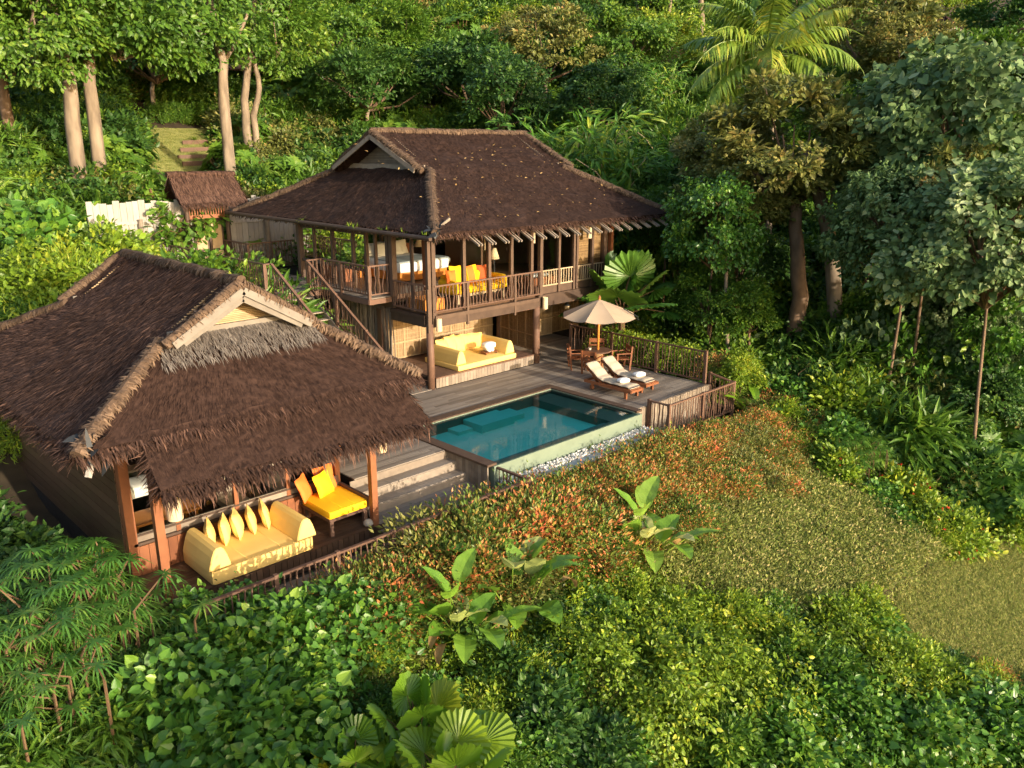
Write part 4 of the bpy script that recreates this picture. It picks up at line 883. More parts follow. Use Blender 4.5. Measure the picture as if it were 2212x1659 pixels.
def foliage(mb, C, cr, n, size, T, droop=.2, upn=1., rnd=.5, cen=None, m=0, flat=.65, whorl=0., tb=.5):
    """leaf clumps round the centres C"""
    C = np.asarray(C, float); k = len(C); cen = C.mean(0) if cen is None else np.asarray(cen, float)
    cr = np.broadcast_to(np.asarray(cr, float), (k,))
    o = rng.normal(size=(k, n, 3))*.52*cr[:, None, None]*(1, 1, flat)
    P = (C[:, None]+o*(1-whorl)).reshape(-1, 3); ow = nrmz(np.repeat((C-cen), n, 0)); oo = nrmz(o.reshape(-1, 3))
    D = nrmz(oo*.9+ow*.6+rng.normal(0, rnd, P.shape)-Z*droop)
    Nn = Z*upn*.65+ow*.8+np.array([0, -.35, 0])+rng.normal(0, .45, P.shape)
    t = np.clip(np.repeat(rng.normal(.42, .17, k), n)+rng.normal(0, .2, k*n), 0, 1)
    mb.inst(T, P, D, Nn, size*rng.uniform(.55, 1.15, k*n)*np.repeat(rng.uniform(.75, 1.3, k), n), m, t)
def lumps(k, r, z0=-.3, inner=.55, nl=7, amp=.28, cz=0.):
    """clump centres spread through an uneven ellipsoid"""
    r = np.asarray(r, float); d = nrmz(rng.normal(size=(k*3, 3))); d = d[d[:, 2] > z0][:k]
    L = nrmz(rng.normal(size=(nl, 3))); f = 1+amp*(np.max(d@L.T, 1)-.75)*3
    return d*r*(f*rng.uniform(inner, 1., len(d))**.6)[:, None]+Z*cz
def limbs(mb, P0, C, r=.05, m=1):
    P0 = np.asarray(P0, float)
    for c in C:
        mid = (P0+c)/2+rng.normal(0, .12, 3)*np.linalg.norm(c-P0)*.4; mid[2] -= .1*np.linalg.norm(c-P0)*.3
        mb.tube([P0, mid, c], [r, r*.6, r*.22], 5, m, rng.random(), False)
PROTO = {}
def proto(name, mats, mk, seeds=1):
    L = []
    for s in range(seeds):
        mb = MB(); mk(mb); L.append(mb.mesh(name, [M[x] for x in mats], False))
    PROTO[name] = L
def mk_shrub(T, size, r=(1., 1., .9), k=70, n=60, cr=.27, droop=.15, cz=.25, upn=1., flat=.8, rnd=.5, z0=-.25):
    def f(mb):
        C = lumps(k, r, z0, .45, cz=cz*r[2]); C[:, 2] = np.maximum(C[:, 2], .08); foliage(mb, C, cr, n, size, T, droop, upn, rnd, (0, 0, .2*r[2]), flat=flat)
        limbs(mb, (0, 0, -.3), C[rng.choice(len(C), 12)], .03)
    return f
proto('lime_shrub', ['lime', 'stem'], mk_shrub(oval, .12, k=75, n=75), 3)
proto('green_shrub', ['green', 'stem'], mk_shrub(oval, .14, k=75, n=65), 3)
proto('deep_shrub', ['deep', 'stem'], mk_shrub(oval, .17, k=70, n=55), 3)
proto('olive_shrub', ['olive', 'stem'], mk_shrub(oval, .14, k=75, n=65), 2)
proto('heart_shrub', ['heart', 'stem'], mk_shrub(heart, .15, k=75, n=34, cr=.38, droop=.45, upn=.6, flat=1.), 3)
proto('silver_shrub', ['silver', 'stem'], mk_shrub(heart, .15, k=75, n=36, cr=.4, droop=.6, upn=.5, flat=1.), 2)
proto('lance_shrub', ['green', 'stem'], mk_shrub(lance, .38, k=75, n=34, cr=.3, droop=.5, flat=1.), 2)
proto('red_shrub', ['redtip', 'stem'], mk_shrub(kite, .095, r=(1., 1., .62), k=110, n=80, cr=.27, droop=-.25, cz=.3, flat=.9), 3)
proto('flower_shrub', ['lime', 'stem'], mk_shrub(oval, .17, k=60, n=46, cr=.3, droop=.0), 2)
proto('feather_shrub', ['lime', 'stem'], mk_shrub(lance, .17, k=95, n=75, cr=.24, droop=.0, upn=.4, flat=1.), 2)
def mk_crown(T, size, r, k, n, cr, droop=.3, upn=1., flat=.55, z0=-.55, nb=14, whorl=0., inner=.5, amp=.34):
    def f(mb):
        C = lumps(k, r, z0, inner, 9, amp); foliage(mb, C, cr, n, size, T, droop, upn, .5, (0, 0, -.3*r[2]), flat=flat, whorl=whorl)
        limbs(mb, (0, 0, -r[2]*.75), C[C[:, 2] > -.3*r[2]][:nb], .08)
    return f
proto('crown_green', ['green', 'barkb'], mk_crown(oval, .26, (3, 3, 2.3), 120, 80, .47), 3)
proto('crown_deep', ['deep', 'barkb'], mk_crown(oval, .28, (3, 3, 2.4), 115, 80, .5), 3)
proto('crown_lime', ['lime', 'barkb'], mk_crown(oval, .24, (3, 3, 2.3), 115, 80, .47), 2)
proto('crown_olive', ['olive', 'barkb'], mk_crown(oval, .24, (3, 3, 2.2), 140, 85, .42, .1, flat=.4), 2)
proto('crown_silver', ['silver', 'barkb'], mk_crown(heart, .22, (3, 3, 2.8), 190, 62, .42, .75, .4, .9, nb=22), 1)
proto('crown_vine', ['heart', 'barkb'], mk_crown(heart, .22, (3, 3, 3.4), 170, 52, .5, .7, .4, .9, nb=10), 2)
proto('crown_droop', ['green', 'bark'], mk_crown(oval, .25, (3, 3, 2.7), 150, 60, .6, .5, .7, .6, z0=-.95, inner=.3, nb=7), 2)
def mk_bamboo(mb):
    C = []
    for i in range(34):
        a = rng.uniform(0, 6.28); L = rng.uniform(.5, 1.9); h = rng.uniform(2.6, 4.3); b = np.array([rng.normal(0, .3), rng.normal(0, .3), -.3])
        P = np.array([b+np.array([math.cos(a)*L*s**2, math.sin(a)*L*s**2, h*(s-.18*s**4)]) for s in np.linspace(0, 1, 7)])
        mb.tube(P, np.linspace(.035, .008, 7), 5, 1, rng.random(), False)
        for s in np.linspace(.25, 1, 9):
            q = P[0]+0; i_ = min(int(s*6), 5); q = P[i_]+(P[i_+1]-P[i_])*(s*6-i_) if s < 1 else P[6]; C.append(q+rng.normal(0, .1, 3))
    foliage(mb, C, .42, 24, .34, lance, .8, .5, .45, (0, 0, 1.5), flat=.9)
proto('bamboo', ['bamleaf', 'palepole'], mk_bamboo, 2)
def frond(mb, base, a, el, L, n=34, leafl=.55, arch=1.1, m=0, mr=1, tb=.5, hang=.8, r=.03):
    """feather palm frond starting at base, heading a, elevation el"""
    s = np.linspace(0, 1, 10); h = np.array([math.cos(a), math.sin(a), 0]); th = el-arch*s**1.25; dx = np.cumsum(np.cos(th))*L/10; dz = np.cumsum(np.sin(th))*L/10
    P = np.asarray(base)+h[None]*dx[:, None]+Z[None]*dz[:, None]; mb.tube(P, np.linspace(r, r*.25, 10), 5, mr, .6, False)
    u = np.linspace(.12, 1, n); q = np.stack([np.interp(u, s, P[:, i]) for i in range(3)], 1); T = nrmz(np.stack([np.interp(u, s, np.gradient(P[:, i])) for i in range(3)], 1))
    sd = np.cross(T, Z); sd = nrmz(sd); l = leafl*np.sin(np.clip(u*1.05+.12, 0, 1)*math.pi)**.6*rng.uniform(.85, 1.1, n)
    for sg in (-1, 1):
        D = nrmz(sd*sg+T*.55-Z*hang*(.4+.6*rng.random((n, 1)))+rng.normal(0, .08, (n, 3))); mb.inst(strip, q, D, np.cross(D, T)*sg+Z*.2, np.stack([l*1.3+.1, l], 1), m, np.clip(tb+rng.normal(0, .15, n), 0, 1))
def mk_coco(mb):
    for i in range(26): frond(mb, (rng.normal(0, .08), rng.normal(0, .08), 0), i*2.4+rng.normal(0, .2), R(78)-R(100)*(i/26)+rng.normal(0, .08), rng.uniform(3.1, 3.9), 48, .85, 1.15+.35*rng.random(), tb=.35+.4*rng.random(), hang=.9)
    for i in range(9):
        a = rng.uniform(0, 6.28); mb.lathe([(0, -.13), (.09, -.08), (.11, 0), (.07, .09), (0, .12)], (.3*math.cos(a), .3*math.sin(a), -.3+rng.normal(0, .08)), 8, 2, .7)
proto('coco_crown', ['palm', 'palm', 'tan'], mk_coco)
def mk_areca(L=1.7, n=13, leafl=.4, base=.4, up=72, lo=10, ll=22, sp=.12):
    def f(mb):
        for i in range(n): frond(mb, (rng.normal(0, sp), rng.normal(0, sp), base), i*2.4+rng.normal(0, .3), R(up)-R(up-lo)*rng.random(), L*rng.uniform(.7, 1.15), ll, leafl, 1.0, tb=.3+.4*rng.random(), hang=.4, r=.02)
    return f
proto('feather_palm', ['palm', 'stem'], mk_areca(), 2)
fish = ([(-.05, 0, 0), (.05, 0, 0), (-.28, .7, .02), (.3, .8, 0), (.1, 1, -.1), (-.1, .92, -.08)], [(0, 1, 3, 4, 5, 2)])
def mk_fishtail(mb):
    for j in range(6):
        b = np.array([rng.normal(0, .35), rng.normal(0, .35), 0]); h = rng.uniform(1.6, 3.2); mb.tube([b-Z*.3, b*1.2+Z*h*.5, b*1.7+Z*h], [.06, .05, .03], 6, 1, .8, False)
        for i in range(8):
            a = rng.uniform(0, 6.28); el = rng.uniform(.2, 1.2); L = rng.uniform(.8, 1.5); s = np.linspace(0, 1, 7); d = np.array([math.cos(a), math.sin(a), 0])
            P = b*1.7+Z*h*rng.uniform(.75, 1)+d[None]*(s*L*math.cos(el))[:, None]+Z[None]*(s*L*math.sin(el)-.6*L*s**2)[:, None]; mb.tube(P, np.linspace(.015, .006, 7), 4, 1, .6, False)
            q = P[rng.integers(1, 7, 20)]+rng.normal(0, .1, (20, 3)); D = nrmz(d+rng.normal(0, .7, (20, 3))-Z*.3); mb.inst(fish, q, D, np.tile(Z, (20, 1))+rng.normal(0, .4, (20, 3)), rng.uniform(.2, .34, 20), 0, np.clip(rng.normal(.5, .2, 20), 0, 1))
proto('fishtail_palm', ['green', 'stem'], mk_fishtail, 2)
def fanleaf(mb, base, tip, rad, nrm, m=0, spread=150, tb=.5, n=22, petr=.014, jag=.1):
    base = np.asarray(base, float); tip = np.asarray(tip, float); mid = (base+tip)/2+Z*.12*np.linalg.norm(tip-base); mb.tube([base, mid, tip], [petr, petr*.8, petr*.7], 5, 1, .7, False)
    d = nrmz(tip-mid); X = nrmz(np.cross(d, nrm)); Nn = np.cross(X, d); th = np.linspace(-R(spread), R(spread), 2*n+1); V = [tip]
    for ring, fr in ((0, .5), (1, 1.)):
        for i, a in enumerate(th):
            r_ = rad*fr*(1-.12*abs(a)/R(spread))*(1+(jag*rng.normal(0, .5)-(.07 if i % 2 else 0) if ring else 0)); pl = (.04 if i % 2 else -.04)*rad*fr
            V.append(tip+(d*math.cos(a)+X*math.sin(a))*r_+Nn*(pl+.06*rad*fr*math.cos(a)-.12*rad*fr*fr))
    k = 2*n+1; F = [(0, 1+i, 2+i) for i in range(2*n)]+[(1+i, 1+k+i, 2+k+i, 2+i) for i in range(2*n)]; mb.poly(V, F, m, tb)
def mk_fan(nl=14, rad=.58, pet=1.05, trunk=.4):
    def f(mb):
        mb.tube([(0, 0, -.6), (0, 0, trunk)], .07, 7, 1, .3)
        for i in range(nl):
            a = i*2.4+rng.normal(0, .15); el = R(82)-R(88)*(i/nl); L = pet*rng.uniform(.8, 1.15); h = np.array([math.cos(a), math.sin(a), 0]); tip = np.array([0, 0, trunk])+h*L*math.cos(el)+Z*L*math.sin(el)
            fanleaf(mb, (0, 0, trunk), tip, rad*rng.uniform(.75, 1.1), nrmz(Z*1.+h*.5), tb=float(np.clip(rng.normal(.5, .2), 0, 1)))
    return f
proto('fan_palm', ['fan', 'stem'], mk_fan(), 2); proto('glossy_fan', ['lady', 'stem'], mk_fan(15, .62, .95, .5), 1)
proto('mix_shrub', ['olive', 'stem'], mk_shrub(kite, .1, r=(1., 1., .62), k=100, n=75, cr=.27, droop=-.25, cz=.3, flat=.9), 2)
def mk_ladypalm(mb):
    for j in range(120):
        b = np.array([rng.normal(0, .5), rng.normal(0, .42), 0]); h = rng.uniform(.35, 1.75); a = rng.uniform(0, 6.28); d = np.array([math.cos(a), math.sin(a), 0]); c = b+Z*h+d*rng.uniform(.1, .5); mb.tube([b, b+Z*h*.8, c], [.02, .016, .01], 4, 1, .6, False)
        n = 17; th = np.linspace(-2.5, 2.5, n); D = nrmz(d[None]*np.cos(th)[:, None]+np.cross(d, Z)[None]*np.sin(th)[:, None]-Z*.1+rng.normal(0, .08, (n, 3)))
        mb.inst(strip, np.tile(c, (n, 1)), D, np.tile(Z, (n, 1)), np.stack([np.full(n, .36), rng.uniform(.24, .38, n)], 1), 0, np.clip(rng.normal(.5, .12)+rng.normal(0, .1, n), 0, 1))
proto('lady_palm', ['lady', 'stem'], mk_ladypalm, 2)
def mk_strap(n=70, L=1.1, w_=1.1):
    def f(mb):
        a = rng.uniform(0, 6.28, n); el = rng.uniform(.15, 1.35, n); s = np.linspace(0, 1, 5); V = []; F = []; T = []
        for i in range(n):
            h = np.array([math.cos(a[i]), math.sin(a[i]), 0]); sd = np.array([-math.sin(a[i]), math.cos(a[i]), 0]); l = L*rng.uniform(.6, 1.1); k = len(V)
            for j in s:
                p = h*(math.cos(el[i])*l*j+.25*l*j*j)+Z*(math.sin(el[i])*l*j-.55*l*j**2.4*(.4+.6*math.cos(el[i])))+Z*.25; ww = .033*w_*(1-j**2.5)+.002; V += [p-sd*ww, p+sd*ww]
            F += [(k+2*j, k+2*j+1, k+2*j+3, k+2*j+2) for j in range(4)]; T += [float(np.clip(rng.normal(.5, .2), 0, 1))]*4
        mb.poly(V, F, 0, np.array(T))
    return f
proto('strap_plant', ['palm'], mk_strap(), 2)
def paddle(mb, base, a, el, L, W, pet, m=0, tb=.5, bend=.8):
    h = np.array([math.cos(a), math.sin(a), 0]); sd = np.array([-math.sin(a), math.cos(a), 0]); base = np.asarray(base, float); tip = base+(h*math.cos(el)+Z*math.sin(el))*pet
    mb.tube([base, (base+tip)/2+h*-.04*pet, tip], [.022, .018, .013], 5, 1, .6, False)
    nu, nv = 5, 12; V = []; p = tip.copy(); e = el-.25
    ph = rng.uniform(0, 6); tw = rng.normal(0, .35)
    for j in range(nv):
        f = j/(nv-1); d = h*math.cos(e)+Z*math.sin(e); up = -h*math.sin(e)+Z*math.cos(e); w_ = W*math.sin(math.pi*min(1, (f*.93+.07))**.8)**.75
        for i in range(nu):
            x = (i-2)/2; V.append(p+(sd*math.cos(tw)+up*math.sin(tw))*x*w_/2+up*(.14*w_*abs(x)**1.2+.02*math.sin(f*18+ph)*abs(x)*w_*2))
        p = p+d*L/(nv-1); e -= bend/(nv-1)
    F = [(j*nu+i, j*nu+i+1, (j+1)*nu+i+1, (j+1)*nu+i) for j in range(nv-1) for i in range(nu-1)]; mb.poly(V, F, m, tb)
def mk_paddle(n=24, L=.75, W=.46, pet=1.0):
    def f(mb):
        for i in range(n): paddle(mb, (rng.normal(0, .18), rng.normal(0, .18), 0), i*2.4+rng.normal(0, .3), rng.uniform(.55, 1.45), L*rng.uniform(.7, 1.2), W*rng.uniform(.75, 1.15), pet*rng.uniform(.5, 1.25), tb=float(rng.choice([.25, .4, .55, .95])), bend=rng.uniform(.3, 1.4))
        for i in range(4): paddle(mb, (rng.normal(0, .2), rng.normal(0, .2), 0), rng.uniform(0, 6.28), rng.uniform(.4, .9), L*.7, W*.5, pet*.8, 2, .5, 2.4)
    return f
proto('paddle_plant', ['paddle', 'palm', 'straw'], mk_paddle(), 2)
proto('banana_plant', ['fan', 'palm', 'straw'], mk_paddle(9, 1.5, .42, .9), 1)
def mk_whorl(mb):
    C = lumps(60, (1., 1., 1.), -.2, .5, cz=.4); n = 13; th = np.arange(n)*2*math.pi/n
    for c in C:
        u = nrmz(c*(1, 1, .6)+Z*.6+rng.normal(0, .2, 3)); x = nrmz(np.cross(u, [.3, .9, .1])); y = np.cross(u, x); D = nrmz(x[None]*np.cos(th)[:, None]+y[None]*np.sin(th)[:, None]+u*.35+rng.normal(0, .08, (n, 3)))
        mb.inst(lance, np.tile(c, (n, 1)), D, np.tile(u, (n, 1)), np.stack([rng.uniform(.42, .6, n)*1.5, rng.uniform(.25, .36, n)], 1), 0, np.clip(rng.normal(.5, .15)+rng.normal(0, .12, n), 0, 1)); mb.tube([(0, 0, 0), c*.5+Z*.1, c], [.03, .02, .012], 4, 1, .5, False)
proto('whorl_shrub', ['green', 'stem'], mk_whorl, 2)
def mk_vine(T, size, mt):
    def f(mb):
        P = []
        for i in range(16):
            a = rng.uniform(0, 6.28); x0 = np.array([rng.normal(0, .5), rng.normal(0, .5), rng.uniform(.9, 1.6)])
            for s in np.linspace(0, 1, 12): P.append(x0+np.array([math.cos(a)*.8*s, math.sin(a)*.8*s, .25*s-1.5*s*s])+rng.normal(0, .05, 3))
        foliage(mb, P, .2, 13, size, T, .7, .4, .5, (0, 0, .3), flat=1.)
    return f
proto('vine_curtain', ['lime', 'stem'], mk_vine(oval, .12, 'lime'), 2)
def mk_tuft(mb):
    n = 46; P = np.stack([rng.normal(0, .16, n), rng.normal(0, .16, n), np.zeros(n)], 1); mb.inst(strip, P, nrmz(rng.normal(0, .5, (n, 3))+Z*1.), rng.normal(size=(n, 3)), np.stack([np.full(n, .22), rng.uniform(.05, .13, n)], 1), 0, rng.random(n))
proto('grass_tuft', ['grass'], mk_tuft, 2)
def mk_weed(mb):
    C = lumps(16, (.28, .28, .12), 0., .3); foliage(mb, C, .15, 22, .055, kite, -.3, 1., .6, (0, 0, 0), flat=.6)
proto('weed', ['grass'], mk_weed, 2)

def spin(o, s, rz):
    o.scale = s if isinstance(s, (tuple, list)) else (s,)*3; o.rotation_euler = (0, 0, rng.uniform(0, 6.28) if rz is None else rz)
def plant(kind, px, py, D, s, label, cat='shrub', name=None, group=None, rz=None, sink=0., top=False, z=None):
    """a plant whose middle shows at (px,py), D metres off; it stands on the ground below"""
    p = at(px, py, D); gr = float(gz(p[0], p[1]))
    me = PROTO[kind][int(rng.integers(len(PROTO[kind])))]
    o = link(name or kind, me); o.location = (p[0], p[1], (gr if z is None else z)-sink); spin(o, s, rz)
    return tag(o, label, cat, group)
def tree(kind, px, py, D, s, trunks, label, bark='bark', name='tree', r=.16, cat='tree', group=None):
    """crown centred at (px,py); trunks are pixel paths at the same distance"""
    p = at(px, py, D); gr = float(gz(p[0], p[1])); t = thing(name, label, cat, (p[0], p[1], gr), group)
    me = PROTO[kind][int(rng.integers(len(PROTO[kind])))]; c = link('crown', me, t); c.location = (0, 0, p[2]-gr); spin(c, s, None)
    sz = s if isinstance(s, (int, float)) else s[2]
    for path in (trunks or [None]):
        if path is None:
            b = np.array([p[0]+rng.normal(0, .3), p[1]+rng.normal(0, .3), gr-.4]); P = [b, b*.5+p*.5+rng.normal(0, .15, 3), p-Z*1.2*sz]; rr = r
        else:
            rr = path[0]; P = [at(x, y, D) for x, y in path[1:]]
            if path[1][1] > path[2][1] and len(path) > 3 or path[1][1] > path[-1][1]: P = P
            P = [np.append(P[0][:2], min(P[0][2], float(gz(*P[0][:2]))-.1 if path[0] > .09 else P[0][2]))]+P if path[0] > .09 else P
        mb = MB(); n = 10; s0 = np.linspace(0, len(P)-1, n); Q = np.stack([np.interp(s0, np.arange(len(P)), np.array(P)[:, i]) for i in range(3)], 1); Q[1:-1] += rng.normal(0, rr*.12, (n-2, 3))
        mb.tube(Q, np.linspace(rr*1.15, rr*.7, n), 9, 0, .5); mb.build('trunk', M[bark], t, True)
    return t

def gplant(kind, px, py, s, label, cat='shrub', name=None, group=None, rz=None, lift=.55, sink=0.):
    """the same, but as far off as the ground under it demands"""
    sz = s if isinstance(s, (int, float)) else s[2]
    p = gnd(px, py, lift*sz); return plant(kind, px, py, math.hypot(p[0]-CAM[0], p[1]-CAM[1]), s, label, cat, name, group, rz, sink)
def stuff(name, label, pts, kinds, srange, sink=.15, tilt=.12):
    """a mass of one sort of growth: points carry a turn, a size and a kind"""
    P = np.asarray(pts, float); n = len(P); L = [m for k in kinds for m in PROTO[k]]
    me = bpy.data.meshes.new(name); me.vertices.add(n); me.vertices.foreach_set('co', (P-Z*sink).astype(np.float32).ravel())
    a = me.attributes.new('idx', 'INT', 'POINT'); a.data.foreach_set('value', rng.integers(0, len(L), n).astype(np.int32))
    a = me.attributes.new('rot', 'FLOAT_VECTOR', 'POINT'); a.data.foreach_set('vector', np.stack([rng.normal(0, tilt, n), rng.normal(0, tilt, n), rng.uniform(0, 6.28, n)], 1).astype(np.float32).ravel())
    sc_ = rng.uniform(*srange, n) if isinstance(srange, tuple) else np.asarray(srange)
    a = me.attributes.new('siz', 'FLOAT', 'POINT'); a.data.foreach_set('value', sc_.astype(np.float32))
    ng = bpy.data.node_groups.new(name, 'GeometryNodeTree'); ng.interface.new_socket('Geometry', in_out='INPUT', socket_type='NodeSocketGeometry'); ng.interface.new_socket('Geometry', in_out='OUTPUT', socket_type='NodeSocketGeometry')
    N = ng.nodes; K = ng.links; gi = N.new('NodeGroupInput'); go = N.new('NodeGroupOutput'); io = N.new('GeometryNodeInstanceOnPoints'); g2 = N.new('GeometryNodeGeometryToInstance')
    for i, m in enumerate(L):
        key = 'leaf_clump_'+m.name; src = bpy.data.objects.get(key) or bpy.data.objects.new(key, m)
        oi = N.new('GeometryNodeObjectInfo'); oi.inputs['Object'].default_value = src; K.new(oi.outputs['Geometry'], g2.inputs[0])
        if i == 0: pass
    # one instance per source: each goes through its own Geometry to Instance, then is joined
    for l in list(K): K.remove(l)
    jn = N.new('GeometryNodeJoinGeometry')
    for oi in [x for x in N if x.bl_idname == 'GeometryNodeObjectInfo']:
        gg = N.new('GeometryNodeGeometryToInstance'); K.new(oi.outputs['Geometry'], gg.inputs[0]); K.new(gg.outputs[0], jn.inputs[0])
    N.remove(g2)
    def na(nm, ty):
        x = N.new('GeometryNodeInputNamedAttribute'); x.data_type = ty; x.inputs['Name'].default_value = nm; return [o for o in x.outputs if o.enabled and o.name == 'Attribute'][0]
    K.new(gi.outputs[0], io.inputs['Points']); K.new(jn.outputs[0], io.inputs['Instance']); io.inputs['Pick Instance'].default_value = True
    K.new(na('idx', 'INT'), io.inputs['Instance Index']); K.new(na('rot', 'FLOAT_VECTOR'), io.inputs['Rotation']); K.new(na('siz', 'FLOAT'), io.inputs['Scale']); K.new(io.outputs[0], go.inputs[0])
    o = link(name, me); o.modifiers.new('growth', 'NODES').node_group = ng
    return tag(o, label, None, None, 'stuff')
def seen(P, mx=120, my=160):
    q = P-CAM; w_ = q@FD; x = CX+FPX*(q@RT)/np.maximum(w_, .1); y = CY-FPX*(q@UP)/np.maximum(w_, .1)
    return (w_ > 3) & (x > -mx) & (x < 2212+mx) & (y > -my) & (y < 1659+my)
def scatter(n, x0, x1, y0, y1, dens_fall=0.):
    x = rng.uniform(x0, x1, n); y = rng.uniform(y0, y1, n); P = np.stack([x, y, gz(x, y)], 1); P = P[seen(P+Z*.8)]
    if dens_fall: P = P[rng.random(len(P)) < np.clip(dens_fall/np.linalg.norm((P-CAM)[:, :2], axis=1), .12, 1)**1.3]
    return P
def clear(P, pad=0.):
    x, y = P[:, 0], P[:, 1]
    built = ((x > -3.9-pad) & (x < 9.9+pad) & (y > -8.4-pad) & (y < 14.4+pad)) | ((x > -13.6-pad) & (x < -3.2) & (y > -8.4-pad) & (y < 5.9+pad)) | ((x > 9-pad) & (x < 12.6+pad) & (y > 1) & (y < 13)) | ((x > -3.9) & (x < .5) & (y > 5) & (y < 16+pad))
    q = P-CAM; w_ = q@FD; u = CX+FPX*(q@RT)/w_; v = CY-FPX*(q@UP)/w_
    gap = ((u > 262) & (u < 510) & (v > 225) & (v < 405) & (y < 40)) | ((abs(u-920) < 26) & (v > 190) & (v < 300)) | ((u > 275) & (u < 500) & (v > 300) & (v < 560) & (y > 9.5) & (y < 26)) | ((u > 1900) & (v > 1190) & (v < 1420))
    return ~built & ~gap & ~in_up(x, y) & ~in_low(x, y) & ~in_t(x, y)

# --- masses of growth -------------------------------------------------
P = scatter(30000, -30, 110, -18, 125, 24.); P = P[clear(P, .8)]; P = P[(P[:, 1] > 15) | (P[:, 0] > 11.5)]
d = np.linalg.norm((P-CAM)[:, :2], axis=1)
stuff('hillside_undergrowth', 'unbroken mass of green undergrowth over the hillside behind the villa', P, ['green_shrub', 'deep_shrub', 'deep_shrub', 'lime_shrub', 'olive_shrub', 'lance_shrub', 'whorl_shrub'], .75+d*.012+rng.uniform(0, .7, len(P)))
P = scatter(2600, -22, -3.4, 2, 20); P = P[clear(P, .4)]; P = P[(P[:, 1] < 15) & ~((P[:, 0] > -7) & (P[:, 1] > 10.5))]
stuff('garden_undergrowth', 'bright green garden growth between the pavilion and the gate', P[:230], ['lime_shrub', 'feather_shrub', 'green_shrub'], (.6, 1.2))
P = scatter(5000, -24, 8, -24, -8.6); P = P[clear(P)]; P = P[(P[:, 1] < -9.4-.0*P[:, 0]) & (np.linalg.norm((P-CAM)[:, :2], axis=1) > 5.5)]
stuff('slope_undergrowth', 'tangle of vines and shrubs on the slope in front of the walkway', P[:300], ['heart_shrub', 'lime_shrub', 'green_shrub', 'lime_shrub', 'deep_shrub', 'feather_shrub', 'mix_shrub'], (.4, .8))
P = scatter(1500, 8, 24, -22, 0); P = P[clear(P, .2)]; P = P[P[:, 0] > 8.6]; px = np.array([proj(p)[:2] for p in P])
P = P[(px[:, 1] < 1080) & (px[:, 0] > 1500)]
stuff('jungle_undergrowth', 'dark undergrowth below the trees at the right of the lawn', P[:260], ['deep_shrub', 'silver_shrub', 'heart_shrub', 'green_shrub', 'lady_palm'], (.6, 1.2))
def region(pix, n, lift):
    w_ = np.array([gnd(*p, lift)[:2] for p in pix]); lo, hi = w_.min(0), w_.max(0); x = rng.uniform(lo[0], hi[0], n*4); y = rng.uniform(lo[1], hi[1], n*4); c = np.zeros(len(x), bool)
    for (x1, y1), (x2, y2) in zip(w_, np.roll(w_, -1, 0)): c ^= ((y1 > y) != (y2 > y)) & (x < (x2-x1)*(y-y1)/(y2-y1+1e-9)+x1)
    return np.stack([x, y, gz(x, y)], 1)[c][:n]
P = region([(640, 1270), (860, 1180), (1150, 1065), (1300, 985), (1460, 925), (1620, 870), (1740, 850), (1800, 960), (1690, 1040), (1500, 1100), (1390, 1160), (1200, 1230), (950, 1290), (760, 1300)], 300, .55)
P = P[(P[:, 1] < -8.65) | ((P[:, 0] > -2.9) & (P[:, 1] < -8.0))]
x = np.arange(-10.2, -3., .33); Q = np.stack([x, -8.85+rng.normal(0, .1, len(x)), gz(x, -8.85+0*x)], 1); x = np.arange(-2.8, 3.6, .4); Q2 = np.stack([x, -8.05+rng.normal(0, .08, len(x)), gz(x, -8.05+0*x)], 1); x = np.arange(3.7, 9.6, .4); Q2 = np.vstack([Q2, np.stack([x, -8.5+rng.normal(0, .1, len(x)), gz(x, -8.5+0*x)], 1)])
P = np.vstack([P, Q, Q2])
stuff('red_shrub_bed', 'dense bed of low shrubs with orange and red tips before the pool', P, ['red_shrub', 'red_shrub', 'mix_shrub'], np.where(P[:, 0] < -7.2, 1.1, np.where(P[:, 0] < -2.9, 1.25, np.where(P[:, 0] < 3.6, .9, .75)))*rng.uniform(.6, 1.25, len(P)), .0, .08)
for nm, f, n, lb in (('rough_grass', in_up, 5200, 'rough tufts and small weeds on the slope below the red shrubs'), ('lawn_grass', in_low, 6000, 'short grass of the mown lawn'), ('terrace_grass', in_t, 1500, 'short grass of the terrace above the gate')):
    W_ = {'rough_grass': LAWN_UP, 'lawn_grass': LAWN_LOW, 'terrace_grass': LAWN_T}[nm]; lo, hi = W_.min(0), W_.max(0); x = rng.uniform(lo[0], hi[0], n*3); y = rng.uniform(lo[1], hi[1], n*3); c = f(x, y); x, y = x[c][:n], y[c][:n]
    stuff(nm, lb, np.stack([x, y, gz(x, y)+(.31 if nm == 'rough_grass' else .03)], 1), ['weed', 'weed', 'grass_tuft'] if nm == 'rough_grass' else ['grass_tuft'], (.5, 1.9) if nm == 'rough_grass' else (.5, .9), 0., .1)

# --- trees ------------------------------------------------------------
tree('crown_droop', 60, 20, 47, 1.2, [(.34, (152, 240), (146, 150), (120, 70), (112, -40))], 'tree with thick pale leaning trunk, second from the left edge')
tree('crown_droop', 235, 5, 48, 1.3, [(.3, (196, 210), (193, 130), (180, 50), (188, -40))], 'tree with mottled pale trunk beside the thick leaning one')
tree('crown_droop', 20, 90, 52, .8, [(.28, (6, 190), (10, 100), (14, 20))], 'brown trunked tree at the very left edge', 'barkb')
tree('crown_droop', 400, 20, 50, 1.2, [(.29, (500, 375), (490, 290), (480, 190), (483, 130), (462, 78), (448, -20)), (.12, (483, 135), (510, 90), (535, 30))], 'tall pale tree forking in a Y behind the gatehouse')
tree('crown_droop', 590, 30, 56, 1.2, [(.25, (532, 270), (528, 200), (542, 100), (552, -30)), (.2, (548, 250), (560, 190), (548, 120))], 'pale twin stemmed tree right of the forking tree')
